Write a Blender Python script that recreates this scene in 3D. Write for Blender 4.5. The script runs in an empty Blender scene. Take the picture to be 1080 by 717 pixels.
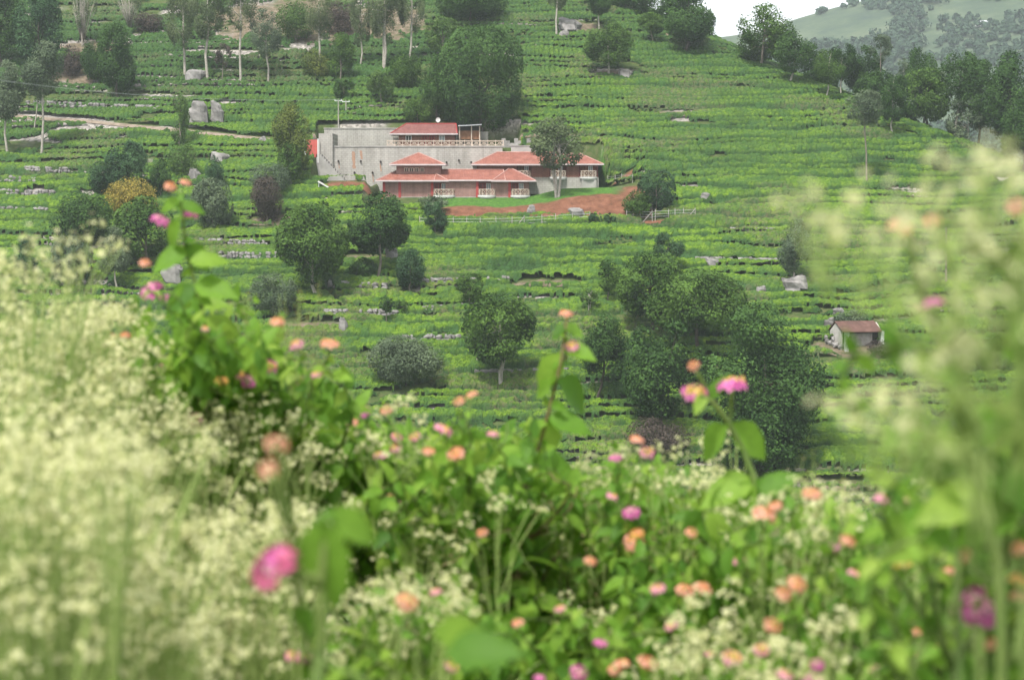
import bpy, math, random
import numpy as np
from mathutils import Vector

# ------------------------------------------------------------------ camera, sky, sun, exposure
scene = bpy.context.scene
COL = scene.collection
FPX = 2010.0                                   # focal length in photo pixels (1080 wide)
PITCH = math.atan(158.5 / FPX)
cam_data = bpy.data.cameras.new('camera')
cam = bpy.data.objects.new('camera', cam_data)
COL.objects.link(cam)
cam_data.sensor_width = 36.0
cam_data.lens = 36.0 * FPX / 1080.0
cam.rotation_euler = (math.pi / 2 - PITCH, 0, 0)
cam_data.clip_start = 0.05
cam_data.clip_end = 12000
cam_data.dof.use_dof = True
cam_data.dof.focus_distance = 265.0
cam_data.dof.aperture_fstop = 10.5
scene.camera = cam

SUN_EL, SUN_AZ = math.radians(58), math.radians(205)   # azimuth clockwise from +Y
world = bpy.data.worlds.new("World")
scene.world = world
world.use_nodes = True
wn = world.node_tree
bg = wn.nodes['Background']
sky = wn.nodes.new('ShaderNodeTexSky')
sky.sky_type = 'NISHITA'
sky.sun_disc = False
sky.sun_elevation = SUN_EL
sky.sun_rotation = SUN_AZ
sky.altitude = 1500
sky.dust_density = 4.0
sky.air_density = 1.0
sky.ozone_density = 0.6
hs = wn.nodes.new('ShaderNodeHueSaturation')
hs.inputs['Saturation'].default_value = 0.14
hs.inputs['Value'].default_value = 1.0
wn.links.new(sky.outputs['Color'], hs.inputs['Color'])
wn.links.new(hs.outputs['Color'], bg.inputs['Color'])
bg.inputs['Strength'].default_value = 0.075
sd = bpy.data.lights.new('sun', 'SUN')
sd.energy = 1.5
sd.angle = math.radians(10)
sd.color = (1.0, 0.96, 0.9)
sun = bpy.data.objects.new('sun', sd)
COL.objects.link(sun)
sdir = Vector((math.sin(SUN_AZ) * math.cos(SUN_EL), math.cos(SUN_AZ) * math.cos(SUN_EL), math.sin(SUN_EL)))
sun.rotation_euler = (-sdir).to_track_quat('-Z', 'Y').to_euler()
sun.location = (0, 0, 150)
scene.view_settings.view_transform = 'Standard'
scene.view_settings.look = 'None'
scene.view_settings.gamma = 1
scene.view_settings.use_curve_mapping = False
scene.view_settings.exposure = 2.02
scene.render.engine = 'CYCLES'
scene.cycles.use_denoising = True
scene.cycles.max_bounces = 6
scene.cycles.diffuse_bounces = 3
scene.cycles.transmission_bounces = 4
scene.cycles.transparent_max_bounces = 6
scene.cycles.volume_bounces = 1
scene.cycles.use_adaptive_sampling = True
scene.cycles.adaptive_threshold = 0.015

# ------------------------------------------------------------------ helpers
CP, SP = math.cos(PITCH), math.sin(PITCH)
def ray(u, v):
    a, b = (u - 540.0) / FPX, -(v - 358.5) / FPX
    return np.array([a, CP + b * SP, -SP + b * CP])
def P(u, v, y):
    """world point seen at photo pixel (u, v) in the plane at depth y"""
    r = ray(u, v)
    return r * (y / r[1])
def X(u, y): return (u - 540.0) / FPX * y
def Zv(v, y): return P(540, v, y)[2]

def hash2(ix, iy, seed):
    n = (ix.astype(np.int64) * 374761393 + iy.astype(np.int64) * 668265263 + seed * 1274126177) & 0xFFFFFFFF
    n = ((n ^ (n >> 13)) * 1103515245) & 0xFFFFFFFF
    n = ((n ^ (n >> 16)) * 2246822519) & 0xFFFFFFFF
    n = n ^ (n >> 15)
    return (n & 0xFFFFFF) / float(0x1000000)
def vnoise(x, y, seed=0):
    x = np.asarray(x, float); y = np.asarray(y, float)
    ix, iy = np.floor(x), np.floor(y)
    fx, fy = x - ix, y - iy
    fx = fx * fx * (3 - 2 * fx); fy = fy * fy * (3 - 2 * fy)
    a = hash2(ix, iy, seed); b = hash2(ix + 1, iy, seed); c = hash2(ix, iy + 1, seed); d = hash2(ix + 1, iy + 1, seed)
    return (a * (1 - fx) + b * fx) * (1 - fy) + (c * (1 - fx) + d * fx) * fy
def fbm(x, y, seed=0, o=3):
    s, a, t = 0, 1.0, 0
    for k in range(o):
        s = s + a * vnoise(x * 2 ** k + 17.3 * k, y * 2 ** k - 9.1 * k, seed + k); t += a; a *= .5
    return s / t
def sstep(a, b, x):
    t = np.clip((x - a) / (b - a), 0, 1)
    return t * t * (3 - 2 * t)
def softplus(s, w): return w * np.log1p(np.exp(np.clip(s / w, -40, 40)))

def mesh_obj(name, V, F, mats=None, parent=None, midx=None, smooth=False, attrs=None):
    V = np.asarray(V, np.float32); F = np.asarray(F, np.int32)
    me = bpy.data.meshes.new(name)
    n, k = F.shape
    me.vertices.add(len(V)); me.vertices.foreach_set('co', V.ravel())
    me.loops.add(n * k); me.loops.foreach_set('vertex_index', F.ravel())
    me.polygons.add(n)
    me.polygons.foreach_set('loop_start', np.arange(0, n * k, k, dtype=np.int32))
    me.polygons.foreach_set('loop_total', np.full(n, k, np.int32))
    if midx is not None: me.polygons.foreach_set('material_index', np.asarray(midx, np.int32))
    me.polygons.foreach_set('use_smooth', np.full(n, smooth))
    for an, av in (attrs or {}).items():
        at = me.attributes.new(an, 'FLOAT', 'POINT'); at.data.foreach_set('value', np.asarray(av, np.float32))
    me.update(calc_edges=True)
    for m in (mats if isinstance(mats, (list, tuple)) else [mats]):
        if m: me.materials.append(m)
    o = bpy.data.objects.new(name, me); COL.objects.link(o)
    if parent: o.parent = parent
    return o

def tag(o, label=None, cat=None, group=None, kind=None):
    if label: o['label'] = label
    if cat: o['category'] = cat
    if group: o['group'] = group
    if kind: o['kind'] = kind
    return o
def thing(name, label, cat, loc, group=None):
    o = bpy.data.objects.new(name, None); COL.objects.link(o)
    o.location = loc; o.empty_display_size = .3
    return tag(o, label, cat, group)

class MB:
    """collects shapes in world coordinates and links them as ONE mesh"""
    def __init__(s): s.v = []; s.f = []; s.m = []
    def poly(s, pts, mi=0):
        i = len(s.v); s.v += [tuple(p) for p in pts]; s.f.append(tuple(range(i, i + len(pts)))); s.m.append(mi)
    def hexa(s, b, t, mi=0):
        i = len(s.v); s.v += [tuple(p) for p in b] + [tuple(p) for p in t]
        n = len(b)
        s.f.append(tuple(range(i + n - 1, i - 1, -1))); s.f.append(tuple(range(i + n, i + 2 * n)))
        for k in range(n):
            k2 = (k + 1) % n
            s.f.append((i + k, i + k2, i + n + k2, i + n + k))
        s.m += [mi] * (n + 2)
    def box(s, x0, x1, y0, y1, z0, z1, mi=0):
        s.hexa([(x0, y0, z0), (x1, y0, z0), (x1, y1, z0), (x0, y1, z0)], [(x0, y0, z1), (x1, y0, z1), (x1, y1, z1), (x0, y1, z1)], mi)
    def tube(s, pts, rad, n=6, mi=0):
        pts = [Vector(p) for p in pts]; base = len(s.v)
        for j, p in enumerate(pts):
            d = (pts[min(j + 1, len(pts) - 1)] - pts[max(j - 1, 0)])
            d = d.normalized() if d.length > 1e-9 else Vector((0, 0, 1))
            a = d.cross(Vector((0.31, 0.95, 0.05)))
            if a.length < .05: a = d.cross(Vector((1, 0, 0)))
            a.normalize(); b = d.cross(a)
            r = rad[j] if hasattr(rad, '__len__') else rad
            for k in range(n):
                t = 2 * math.pi * k / n
                s.v.append(tuple(p + a * (r * math.cos(t)) + b * (r * math.sin(t))))
        for j in range(len(pts) - 1):
            for k in range(n):
                k2 = (k + 1) % n
                s.f.append((base + j * n + k, base + j * n + k2, base + (j + 1) * n + k2, base + (j + 1) * n + k)); s.m.append(mi)
        s.f.append(tuple(base + (len(pts) - 1) * n + k for k in range(n))); s.m.append(mi)
        s.f.append(tuple(base + k for k in range(n - 1, -1, -1))); s.m.append(mi)
    def build(s, name, mats, parent=None, smooth=False):
        me = bpy.data.meshes.new(name)
        off = Vector((0, 0, 0))
        o = bpy.data.objects.new(name, me); COL.objects.link(o)
        if parent:
            q = parent; off = Vector((0, 0, 0))
            while q is not None: off += q.location; q = q.parent
            o.parent = parent
        me.from_pydata([(a - off.x, b - off.y, c - off.z) for a, b, c in s.v], [], s.f)
        ml = mats if isinstance(mats, (list, tuple)) else [mats]
        for m in ml: me.materials.append(m)
        if len(ml) > 1: me.polygons.foreach_set('material_index', s.m)
        if smooth: me.polygons.foreach_set('use_smooth', [True] * len(s.f))
        me.update()
        return o

# ------------------------------------------------------------------ materials
def new_mat(name):
    m = bpy.data.materials.new(name); m.use_nodes = True
    nt = m.node_tree
    return m, nt, nt.nodes['Principled BSDF']
def N(nt, t, **kw):
    n = nt.nodes.new(t)
    for k, v in kw.items(): setattr(n, k, v)
    return n
def ramp(nt, fac, stops):
    r = N(nt, 'ShaderNodeValToRGB')
    e = r.color_ramp.elements
    while len(e) < len(stops): e.new(.5)
    for i, (p, c) in enumerate(stops):
        e[i].position = p; e[i].color = (*c, 1)
    if fac is not None: nt.links.new(fac, r.inputs['Fac'])
    return r.outputs['Color']
def mix(nt, fac, a, b, mode='MIX'):
    m = N(nt, 'ShaderNodeMix', data_type='RGBA', blend_type=mode)
    for sock, val in ((m.inputs[0], fac), (m.inputs[6], a), (m.inputs[7], b)):
        if hasattr(val, 'is_linked') or hasattr(val, 'links'): nt.links.new(val, sock)
        elif isinstance(val, (int, float)): sock.default_value = val
        else: sock.default_value = (*val, 1)
    return m.outputs[2]
def noise(nt, scale, detail=4, rough=.6, coord='Object', vec=None):
    n = N(nt, 'ShaderNodeTexNoise')
    n.inputs['Scale'].default_value = scale; n.inputs['Detail'].default_value = detail; n.inputs['Roughness'].default_value = rough
    if vec is None:
        tc = N(nt, 'ShaderNodeTexCoord'); vec = tc.outputs[coord]
    nt.links.new(vec, n.inputs['Vector'])
    return n.outputs['Fac']
def attr(nt, name):
    a = N(nt, 'ShaderNodeAttribute'); a.attribute_name = name
    return a.outputs['Fac']
def bump(nt, h, bsdf, strength=.5, dist=.05):
    b = N(nt, 'ShaderNodeBump'); b.inputs['Strength'].default_value = strength; b.inputs['Distance'].default_value = dist
    nt.links.new(h, b.inputs['Height']); nt.links.new(b.outputs['Normal'], bsdf.inputs['Normal'])

def mat_leaf(name, dark, light, trans=.25, nscale=.25, rough=.6, spec=.10, tint=None, tint_amt=.0):
    m, nt, b = new_mat(name)
    g = N(nt, 'ShaderNodeNewGeometry')
    md = N(nt, 'ShaderNodeMath', operation='MULTIPLY_ADD'); nt.links.new(g.outputs['Random Per Island'], md.inputs[0]); md.inputs[1].default_value = .26
    nt.links.new(attr(nt, 'clump'), md.inputs[2])
    fac = md.outputs[0] if name.startswith('leaf_') else g.outputs['Random Per Island']
    c = ramp(nt, fac, [(0, dark), (.55, tuple((p + q) / 2 for p, q in zip(dark, light))), (1, light)])
    if tint:
        f = ramp(nt, noise(nt, nscale, 3), [(.5, (0, 0, 0)), (.68, (1, 1, 1))])
        fm = N(nt, 'ShaderNodeMath', operation='MULTIPLY'); nt.links.new(f, fm.inputs[0]); fm.inputs[1].default_value = tint_amt
        c = mix(nt, fm.outputs[0], c, tint)
    nt.links.new(c, b.inputs['Base Color'])
    b.inputs['Roughness'].default_value = rough
    b.inputs['Specular IOR Level'].default_value = spec
    if trans > 0:
        t = N(nt, 'ShaderNodeBsdfTranslucent'); nt.links.new(c, t.inputs['Color'])
        s = N(nt, 'ShaderNodeMixShader'); s.inputs[0].default_value = trans
        nt.links.new(b.outputs[0], s.inputs[1]); nt.links.new(t.outputs[0], s.inputs[2])
        nt.links.new(s.outputs[0], nt.nodes['Material Output'].inputs['Surface'])
    return m
def mat_simple(name, c1, c2, scale=1.5, rough=.8, bmp=.0, bscale=8, spec=.3, detail=5):
    m, nt, b = new_mat(name)
    c = ramp(nt, noise(nt, scale, detail), [(.3, c1), (.7, c2)])
    nt.links.new(c, b.inputs['Base Color'])
    b.inputs['Roughness'].default_value = rough; b.inputs['Specular IOR Level'].default_value = spec
    if bmp: bump(nt, noise(nt, bscale, 5), b, bmp)
    return m

M = {}
LEAFC = {
 'dark': ((.010, .034, .009), (.075, .15, .034)),
 'mid': ((.013, .044, .009), (.115, .205, .036)),
 'light': ((.04, .085, .02), (.125, .21, .05)),
 'blue': ((.014, .042, .02), (.085, .165, .065)),
 'grey': ((.045, .075, .042), (.16, .21, .125)),
 'silver': ((.05, .08, .045), (.17, .22, .12)),
 'yellow': ((.05, .085, .02), (.17, .2, .04)),
 'brown': ((.04, .035, .028), (.13, .10, .085)),
 'wispy': ((.05, .08, .035), (.15, .19, .085)),
}
for k, (a, b) in LEAFC.items():
    M['leaf_' + k] = mat_leaf('leaf_' + k, a, b, .22, tint=tuple(min(1, q * 1.35) for q in b), tint_amt=.45)
M['blossom_gold'] = mat_leaf('blossom_gold', (.16, .15, .03), (.42, .32, .07), .2)
M['bark_pale'] = mat_simple('bark_pale', (.2, .18, .15), (.42, .39, .34), 2.5, .9)
M['bark_grey'] = mat_simple('bark_grey', (.10, .085, .07), (.24, .21, .17), 2.0, .9)
M['bark_dark'] = mat_simple('bark_dark', (.035, .028, .022), (.09, .075, .06), 2.0, .9)

# ------------------------------------------------------------------ terrain
def natural(x, y):
    main = .42 * (y - 275) + 2.4 * (fbm(x / 46.0, y / 60.0, 5, 2) - .5) + .9 * np.sin(x / 33.0 + .6)
    s = .8 * (x - 37) + .6 * (y - 337)
    main = main - .62 * softplus(s, 5.0)
    yn = np.maximum(y, -30)
    near = -1.5 - .2 * yn - .52 * softplus(yn - 6, 2.0)
    k = 3.0
    return np.where(y < 150, k * np.log(np.exp(np.clip(main / k, -60, 60)) + np.exp(np.clip(near / k, -60, 60))), main)

def pad_z(x, y):
    return np.interp(x, [-22, 2, 7.5, 16], [-1.15, -1.15, .15, .35]) - .27 * np.maximum(275.8 - y, 0)
def ground(x, y):
    """smooth ground with the house platforms cut in; returns z, flatness mask"""
    x = np.asarray(x, float); y = np.asarray(y, float)
    h = natural(x, y)
    fl = np.zeros_like(h)
    m = sstep(-21.5, -19.5, x) * (1 - sstep(13.6, 21.0, x)) * sstep(267.0, 270.8 + .6 * np.sin(x * .7), y) * (1 - sstep(289.2 - 7 * sstep(12.6, 15.5, x), 289.7, y))
    h = h + (pad_z(x, y) - h) * m; fl = np.maximum(fl, m)
    m = sstep(-29.5, -28.5, x) * (1 - sstep(-21, -19.5, x)) * sstep(277.0, 279.5, y) * (1 - sstep(289.2, 289.7, y))
    h = h + (.35 - h) * m; fl = np.maximum(fl, m)
    m = sstep(-30.5, -29.5, x) * (1 - sstep(.5, 1.5, x)) * sstep(289.3, 289.7, y) * (1 - sstep(298.3, 298.8, y))
    h = h + (6.3 - h) * m; fl = np.maximum(fl, m)
    return h, fl
YS = np.arange(152, 430, .1)
def hit(u, v):
    r = ray(u, v)
    xs = r[0] / r[1] * YS; zs = r[2] / r[1] * YS
    g, _ = ground(xs, YS)
    k = np.argmax(g >= zs)
    if g[k] < zs[k]: k = np.argmin(zs - g)
    return Vector((xs[k], YS[k], g[k]))

def seg_dist(x, y, pts):
    d = np.full(np.shape(x), 1e9)
    for (ax, ay), (bx, by) in zip(pts[:-1], pts[1:]):
        t = np.clip(((x - ax) * (bx - ax) + (y - ay) * (by - ay)) / ((bx - ax) ** 2 + (by - ay) ** 2), 0, 1)
        d = np.minimum(d, np.hypot(x - ax - t * (bx - ax), y - ay - t * (by - ay)))
    return d

PATH_PX = [(-60, 119), (20, 124), (90, 129), (160, 136), (230, 143), (290, 149), (335, 152)]
PATH = [hit(u, v) for u, v in PATH_PX]
PATH_XY = [(p.x, p.y) for p in PATH]
# bare patches, given as (u, v, half width, half depth in metres) on the slope
BARE = [(hit(u, v), a, b) for u, v, a, b in [
    (575, 299, 6, 1.0), (895, 368, 6, 2.0), (610, 28, 4, 3), (650, 78, 4, 2), (725, 40, 4, 2),
    (75, 78, 6, 5), (100, 50, 6, 4), (290, 20, 12, 12), (350, 30, 8, 8), (400, 25, 10, 9), (390, 273, 4, 1.2), (330, 345, 4, 1.0), (285, 232, 4, 1.5),
    (560, 143, 6, 1), (700, 120, 5, 1.2), (880, 512, 5, 1.0)]]
RED = [(hit(u, v), a, b) for u, v, a, b in [(672, 205, 3.2, 2.8), (665, 226, 5, 1.6), (372, 196, 4.4, 1.6), (690, 234, 2, .8), (270, 149, 2.5, .6), (655, 190, 2.0, .8)]]
H_T = 1.2
def terrace(x, y, h):
    q = (h + 1.1 * (fbm(x / 19.0, y / 13.0, 11, 2) - .5) + .5 * (vnoise(x / 5.3, y / 3.1, 15) - .5) + .9 * (vnoise(x / 60., y / 40., 19) - .5)) / H_T
    q = q * .95 + .30 * np.sin(2 * np.pi * (q * .29 + 1.5 * fbm(x / 40., y / 30., 21, 2))) + .1 * np.sin(q * 4.1 + x / 15.)
    p = q - np.floor(q)
    S = np.where(p < .8, .66 * p / .8, .66 + .34 * (p - .8) / .2)
    return p, (S - p) * H_T, np.floor(q)
def regions(x, y, fl):
    red = np.zeros_like(x); bare = np.zeros_like(x)
    nz = fbm(x / 2.2, y / 2.2, 31, 4) - .5
    for p, a, b in RED:
        red = np.maximum(red, 1 - sstep(.75, 1.15, np.hypot((x - p.x) / a, (y - p.y) / b) + nz * .8))
    for p, a, b in BARE:
        bare = np.maximum(bare, 1 - sstep(.7, 1.1, np.hypot((x - p.x) / a, (y - p.y) / b) + nz * 1.2))
    lawn_front = 271.2 + .5 * np.sin(x * .7) + np.interp(x, [8, 15.5], [0, 1.6])
    bank = sstep(-13, -8.5, x + nz * 3) * (1 - sstep(15.5, 18.5, x + nz * 2)) * sstep(264.4, 265.4, y + nz * 2.0) * (1 - sstep(lawn_front - .4, lawn_front + .2, y + nz * .9))
    red = np.maximum(red, bank)
    lawn = sstep(-14, -11, x + nz) * (1 - sstep(13.8, 16.0, x + nz)) * sstep(lawn_front - .4, lawn_front + .2, y + nz * .9) * (1 - sstep(289, 289.3, y))
    path = 1 - sstep(.7, 1.15, seg_dist(x, y, PATH_XY) + nz * .8)
    return red, bare, lawn, path

def fan_grid(y0, y1, dy, amax, na, yvals=None):
    ys = np.arange(y0, y1, dy) if yvals is None else yvals
    a = np.linspace(-amax, amax, na)
    Y, A = np.meshgrid(ys, a, indexing='ij')
    return A * Y, Y
def grid_faces(nr, nc):
    i = np.arange(nr - 1)[:, None] * nc + np.arange(nc - 1)[None, :]
    return np.stack([i, i + 1, i + nc + 1, i + nc], -1).reshape(-1, 4)

gx, gy = fan_grid(148, 392, .36, .36, 760)
h, fl = ground(gx, gy)
pp, off, row = terrace(gx, gy, h)
red, bare, lawn, path = regions(gx, gy, fl)
flat = np.clip(fl + red + path, 0, 1)
z = h + off * (1 - flat) + .12 * (fbm(gx / .9, gy / .9, 41, 2) - .5) * (1 - fl * .8) + red * .5 * (fbm(gx / 1.6, gy / 1.6, 43, 3) - .5)
stone = sstep(.60, .70, fbm(gx / 12.0, row * .83, 51, 2) + .16 * sstep(-40, -70, gx))
m, nt, b = new_mat('hillside_ground')
soil = ramp(nt, noise(nt, 1.1, 8, .7), [(.3, (.03, .05, .014)), (.48, (.055, .085, .022)), (.62, (.09, .10, .04)), (.75, (.13, .11, .075))])
vor = N(nt, 'ShaderNodeTexVoronoi'); vor.inputs['Scale'].default_value = 2.6
tcn = N(nt, 'ShaderNodeTexCoord'); nt.links.new(tcn.outputs['Object'], vor.inputs['Vector'])
stn = ramp(nt, vor.outputs['Color'], [(.1, (.13, .12, .105)), (.5, (.24, .22, .2)), (.9, (.4, .37, .33))])
c = mix(nt, attr(nt, 'stone'), soil, stn)
c = mix(nt, attr(nt, 'bare'), c, ramp(nt, noise(nt, .9, 8, .75), [(.35, (.06, .07, .03)), (.5, (.14, .11, .075)), (.68, (.25, .2, .15))]))
lw = ramp(nt, noise(nt, 2.2, 6, .7), [(.28, (.07, .085, .03)), (.42, (.04, .11, .018)), (.58, (.075, .165, .025)), (.75, (.12, .2, .045))])
c = mix(nt, attr(nt, 'lawn'), c, lw)
rd = ramp(nt, noise(nt, .8, 9, .75), [(.28, (.06, .034, .02)), (.45, (.14, .062, .036)), (.6, (.20, .09, .055)), (.75, (.27, .165, .115))])
c = mix(nt, attr(nt, 'red'), c, rd)
nt.links.new(c, b.inputs['Base Color']); b.inputs['Roughness'].default_value = .95; b.inputs['Specular IOR Level'].default_value = .15
bump(nt, noise(nt, 3.5, 8, .75), b, .6, .15)
M['hillside'] = m
M['hillside_smooth'] = m
V = np.stack([gx, gy, z], -1).reshape(-1, 3)
o = mesh_obj('hillside', V, grid_faces(*gx.shape), m, smooth=True,
             attrs={'stone': (stone * (1 - np.clip(fl + red, 0, 1))).ravel(), 'bare': bare.ravel(), 'lawn': lawn.ravel(), 'red': red.ravel()})
tag(o, kind='structure')

# near slope under the camera, down into the valley
nx_, ny_ = np.meshgrid(np.linspace(-150, 150, 160), np.concatenate([np.arange(-60, 14, 1.0), np.arange(14, 149.9, 2.2), [149.9]]), indexing='xy')
nz_ = natural(nx_, ny_) - .35 * sstep(140, 148, ny_) + .25 * (fbm(nx_ / 2, ny_ / 2, 61, 3) - .5)
o = mesh_obj('near_slope', np.stack([nx_, ny_, nz_], -1).reshape(-1, 3), grid_faces(*nx_.shape),
             mat_simple('slope_grass', (.03, .055, .015), (.09, .14, .03), 1.3, .95, .5, 6), smooth=True)
tag(o, kind='structure')

# ------------------------------------------------------------------ tea bushes (one carpet of thousands of bushes)
def voronoi(x, y, cell, seed):
    gx_, gy_ = x / cell, y / cell
    ix, iy = np.floor(gx_), np.floor(gy_)
    f1 = np.full(x.shape, 9.0); f2 = np.full(x.shape, 9.0); cid = np.zeros(x.shape)
    for dx in (-1, 0, 1):
        for dy in (-1, 0, 1):
            cx, cy = ix + dx, iy + dy
            d = np.hypot(cx + .15 + .7 * hash2(cx, cy, seed) - gx_, cy + .15 + .7 * hash2(cx, cy, seed + 1) - gy_)
            idv = hash2(cx, cy, seed + 2)
            f2 = np.where(d < f1, f1, np.minimum(f2, d))
            cid = np.where(d < f1, idv, cid)
            f1 = np.minimum(f1, d)
    return f1, f2 - f1, cid
rng = np.random.default_rng(7)
tx, ty = fan_grid(150, 388, .2, .345, 1060)
th, tf = ground(tx, ty)
tp, toff, trow = terrace(tx, ty, th)
tred, tbare, tlawn, tpath = regions(tx, ty, tf)
f1, edge, cid = voronoi(tx, ty, .8, 71)
t = np.clip((tp - .01) / (.84 + .1 * (vnoise(tx / 9., trow * 3.7, 77) - .5)), 0, 1)
dome = np.clip(1 - np.abs(2 * t - 1) ** 7, 0, 1) ** .5
gapk = .68 + .20 * sstep(.36, .56, fbm(tx / 17., ty / 9., 81, 2)) - .16 * sstep(5, 25, tx) * sstep(270, 290, ty)
hgt = .92 + .45 * (fbm(tx / 6., ty / 4., 85, 3) - .5) + .42 * (cid - .5) * sstep(.1, .7, vnoise(tx / 30, ty / 30, 87))
prof = 1 - gapk * (1 - dome)
prof = prof - (.07 + .16 * sstep(250, 330, ty)) * (1 - sstep(0, .45, edge)) - .12 * f1
wind = np.abs(fbm(tx / 34., ty / 22., 91, 2) - .5)
prof = prof * (1 - .9 * (1 - sstep(.002, .009, wind)) * sstep(.5, .6, fbm(tx / 40., ty / 30., 92, 2)))
thr = .77 - .09 * (sstep(.5, .6, fbm(tx / 26., ty / 24., 99, 2))) * sstep(325, 345, ty) * (1 - sstep(-40, -10, tx)) - .03 * sstep(0, -60, tx)
miss = fbm(tx / 9., ty / 4.0, 97, 3)
prof = prof * sstep(0, .05, thr - miss) * (1 - sstep(.12, .42, tbare))
shag = .5 + .8 * sstep(.4, .7, fbm(tx / 21., ty / 16., 93, 2))
jz = (rng.random(tx.shape) - .5) * .13 * shag + .22 * (vnoise(tx / .5, ty / .5, 95) - .5) * shag
tz = th + toff * (1 - np.clip(tf + tred + tpath, 0, 1)) + hgt * prof + jz
keep = ((np.clip(tf, 0, 1) < .12) | ((tx > 13.8) & (ty > 277))) & (tred < .25) & (tbare < .4) & (tpath < .2) & (prof > .06) & (miss < thr)
flush_light = sstep(.60, .93, prof) * sstep(-.3, .25, jz + .1 + (fbm(tx / 3., ty / 2.2, 111, 2) - .5) * .5)  # young leaf on tops; sides and gaps darker, partly shade put into the colour
tx2 = tx + (rng.random(tx.shape) - .5) * .12; ty2 = ty + (rng.random(tx.shape) - .5) * .12
F = grid_faces(*tx.shape)
kf = keep.ravel()
F = F[kf[F].all(1)]
used, inv = np.unique(F, return_inverse=True)
V = np.stack([tx2, ty2, tz], -1).reshape(-1, 3)[used]
older = np.clip(.8 * sstep(270, 330, ty) * (1 - sstep(-30, 25, tx)) + .35 * sstep(290, 340, ty) + .3 * sstep(8, 25, tx) * sstep(262, 285, ty) + .8 * (fbm(tx / 24., ty / 15., 103, 3) - .46), 0, 1)
brown = sstep(.56, .7, fbm(tx / 13., ty / 8., 107, 3) + .10 * np.exp(-(((tx - 30) / 16) ** 2 + ((ty - 303) / 9) ** 2)))
m, nt, b = new_mat('tea_leaf')
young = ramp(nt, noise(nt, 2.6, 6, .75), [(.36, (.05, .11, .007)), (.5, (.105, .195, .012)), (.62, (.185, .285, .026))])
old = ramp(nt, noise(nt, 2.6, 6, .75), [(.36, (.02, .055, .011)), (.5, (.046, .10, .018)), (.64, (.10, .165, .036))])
mature_shade = ramp(nt, noise(nt, 3.5, 5, .75), [(.38, (.012, .034, .008)), (.52, (.026, .064, .014)), (.66, (.05, .105, .024))])  # dark mature leaf that also paints the shade of hedge sides and gaps
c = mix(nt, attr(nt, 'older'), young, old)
c = mix(nt, attr(nt, 'flush_light'), mature_shade, c)
c = mix(nt, ramp(nt, attr(nt, 'bush'), [(.4, (0, 0, 0)), (1, (.7, .7, .7))]), c, (.04, .10, .025))
bf = N(nt, 'ShaderNodeMath', operation='MULTIPLY'); nt.links.new(attr(nt, 'brown'), bf.inputs[0])
nt.links.new(ramp(nt, noise(nt, 1.7, 5, .8), [(.45, (0, 0, 0)), (.62, (.75, .75, .75))]), bf.inputs[1])
c = mix(nt, bf.outputs[0], c, (.13, .115, .065))
nt.links.new(c, b.inputs['Base Color']); b.inputs['Roughness'].default_value = .55; b.inputs['Specular IOR Level'].default_value = .12
bump(nt, noise(nt, 6, 6, .8), b, .8, .2)
tr = N(nt, 'ShaderNodeBsdfTranslucent'); nt.links.new(c, tr.inputs['Color'])
o = mesh_obj('tea_bushes', V, inv.reshape(-1, 4), m, attrs={'older': older.ravel()[used], 'bush': cid.ravel()[used], 'brown': brown.ravel()[used], 'flush_light': flush_light.ravel()[used]})
tag(o, 'rows of clipped green tea bushes covering the terraced hillside', 'tea bushes', kind='stuff')
M['tea'] = m
del tx, ty, th, tf, tp, toff, trow, tred, tbare, tlawn, tpath, f1, edge, cid, t, dome, gapk, hgt, prof, wind, shag, jz, tz, miss, keep, tx2, ty2, older, brown, F, kf, V, used, inv

# path ribbon
pts = np.array([list(p) for p in PATH])
tt = np.linspace(0, len(pts) - 1, 160)
px_ = np.interp(tt, range(len(pts)), pts[:, 0]); py_ = np.interp(tt, range(len(pts)), pts[:, 1])
rows_ = []
for k in np.linspace(-1, 1, 7):
    yy = py_ + k * .62 + .15 * (vnoise(px_ / 1.5, px_ * 0 + k * 3, 5) - .5)
    g, _ = ground(px_, yy); rows_.append(np.stack([px_, yy, g + .1 + .05 * vnoise(px_ * 2, yy * 2, 9)], -1))
R = np.stack(rows_, 0)
o = mesh_obj('dirt_path', R.reshape(-1, 3), grid_faces(7, 160), mat_simple('path_earth', (.13, .10, .07), (.29, .235, .185), .9, .95, .6, 5), smooth=True)
tag(o, kind='structure')

# ------------------------------------------------------------------ far hill in the haze, with woods
def far_h(x, y):
    ang = x / y
    vsky = np.interp(540 + ang * FPX, [600, 740, 765, 800, 838, 880, 930, 1000, 1090, 1300], [60, 42, 40, 34, 20, 9, -4, -30, -50, -60])
    crest = (200 - vsky) / FPX * 1250
    base = -70
    t = np.clip((y - 520) / (1250 - 520), 0, 1.0)
    zz = base + (crest - base) * (t ** 1.1)
    zz = zz - .3 * np.maximum(y - 1250, 0)
    return zz + 9 * (fbm(x / 90., y / 120., 201, 3) - .5) * t
fx, fy = fan_grid(395, 1500, 6.5, .42, 240)
fz = far_h(fx, fy)
j = np.clip((fy - 395) / 125, 0, 1)
fz = fz * j + (1 - j) * (natural(fx, np.full_like(fy, 395.)) * 0 + np.minimum(natural(fx, fy), 200)) if False else fz
fz = np.where(fy < 520, np.minimum(fz, -70), fz)
m, nt, b = new_mat('far_hill_grass')
c = ramp(nt, noise(nt, .03, 12, .8), [(.33, (.022, .045, .03)), (.48, (.05, .082, .042)), (.6, (.085, .115, .06)), (.74, (.13, .13, .09))])  # muted blue-grey: some of the distance haze is put into the grass colour
nt.links.new(c, b.inputs['Base Color']); b.inputs['Roughness'].default_value = .95
M['far'] = m
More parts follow.
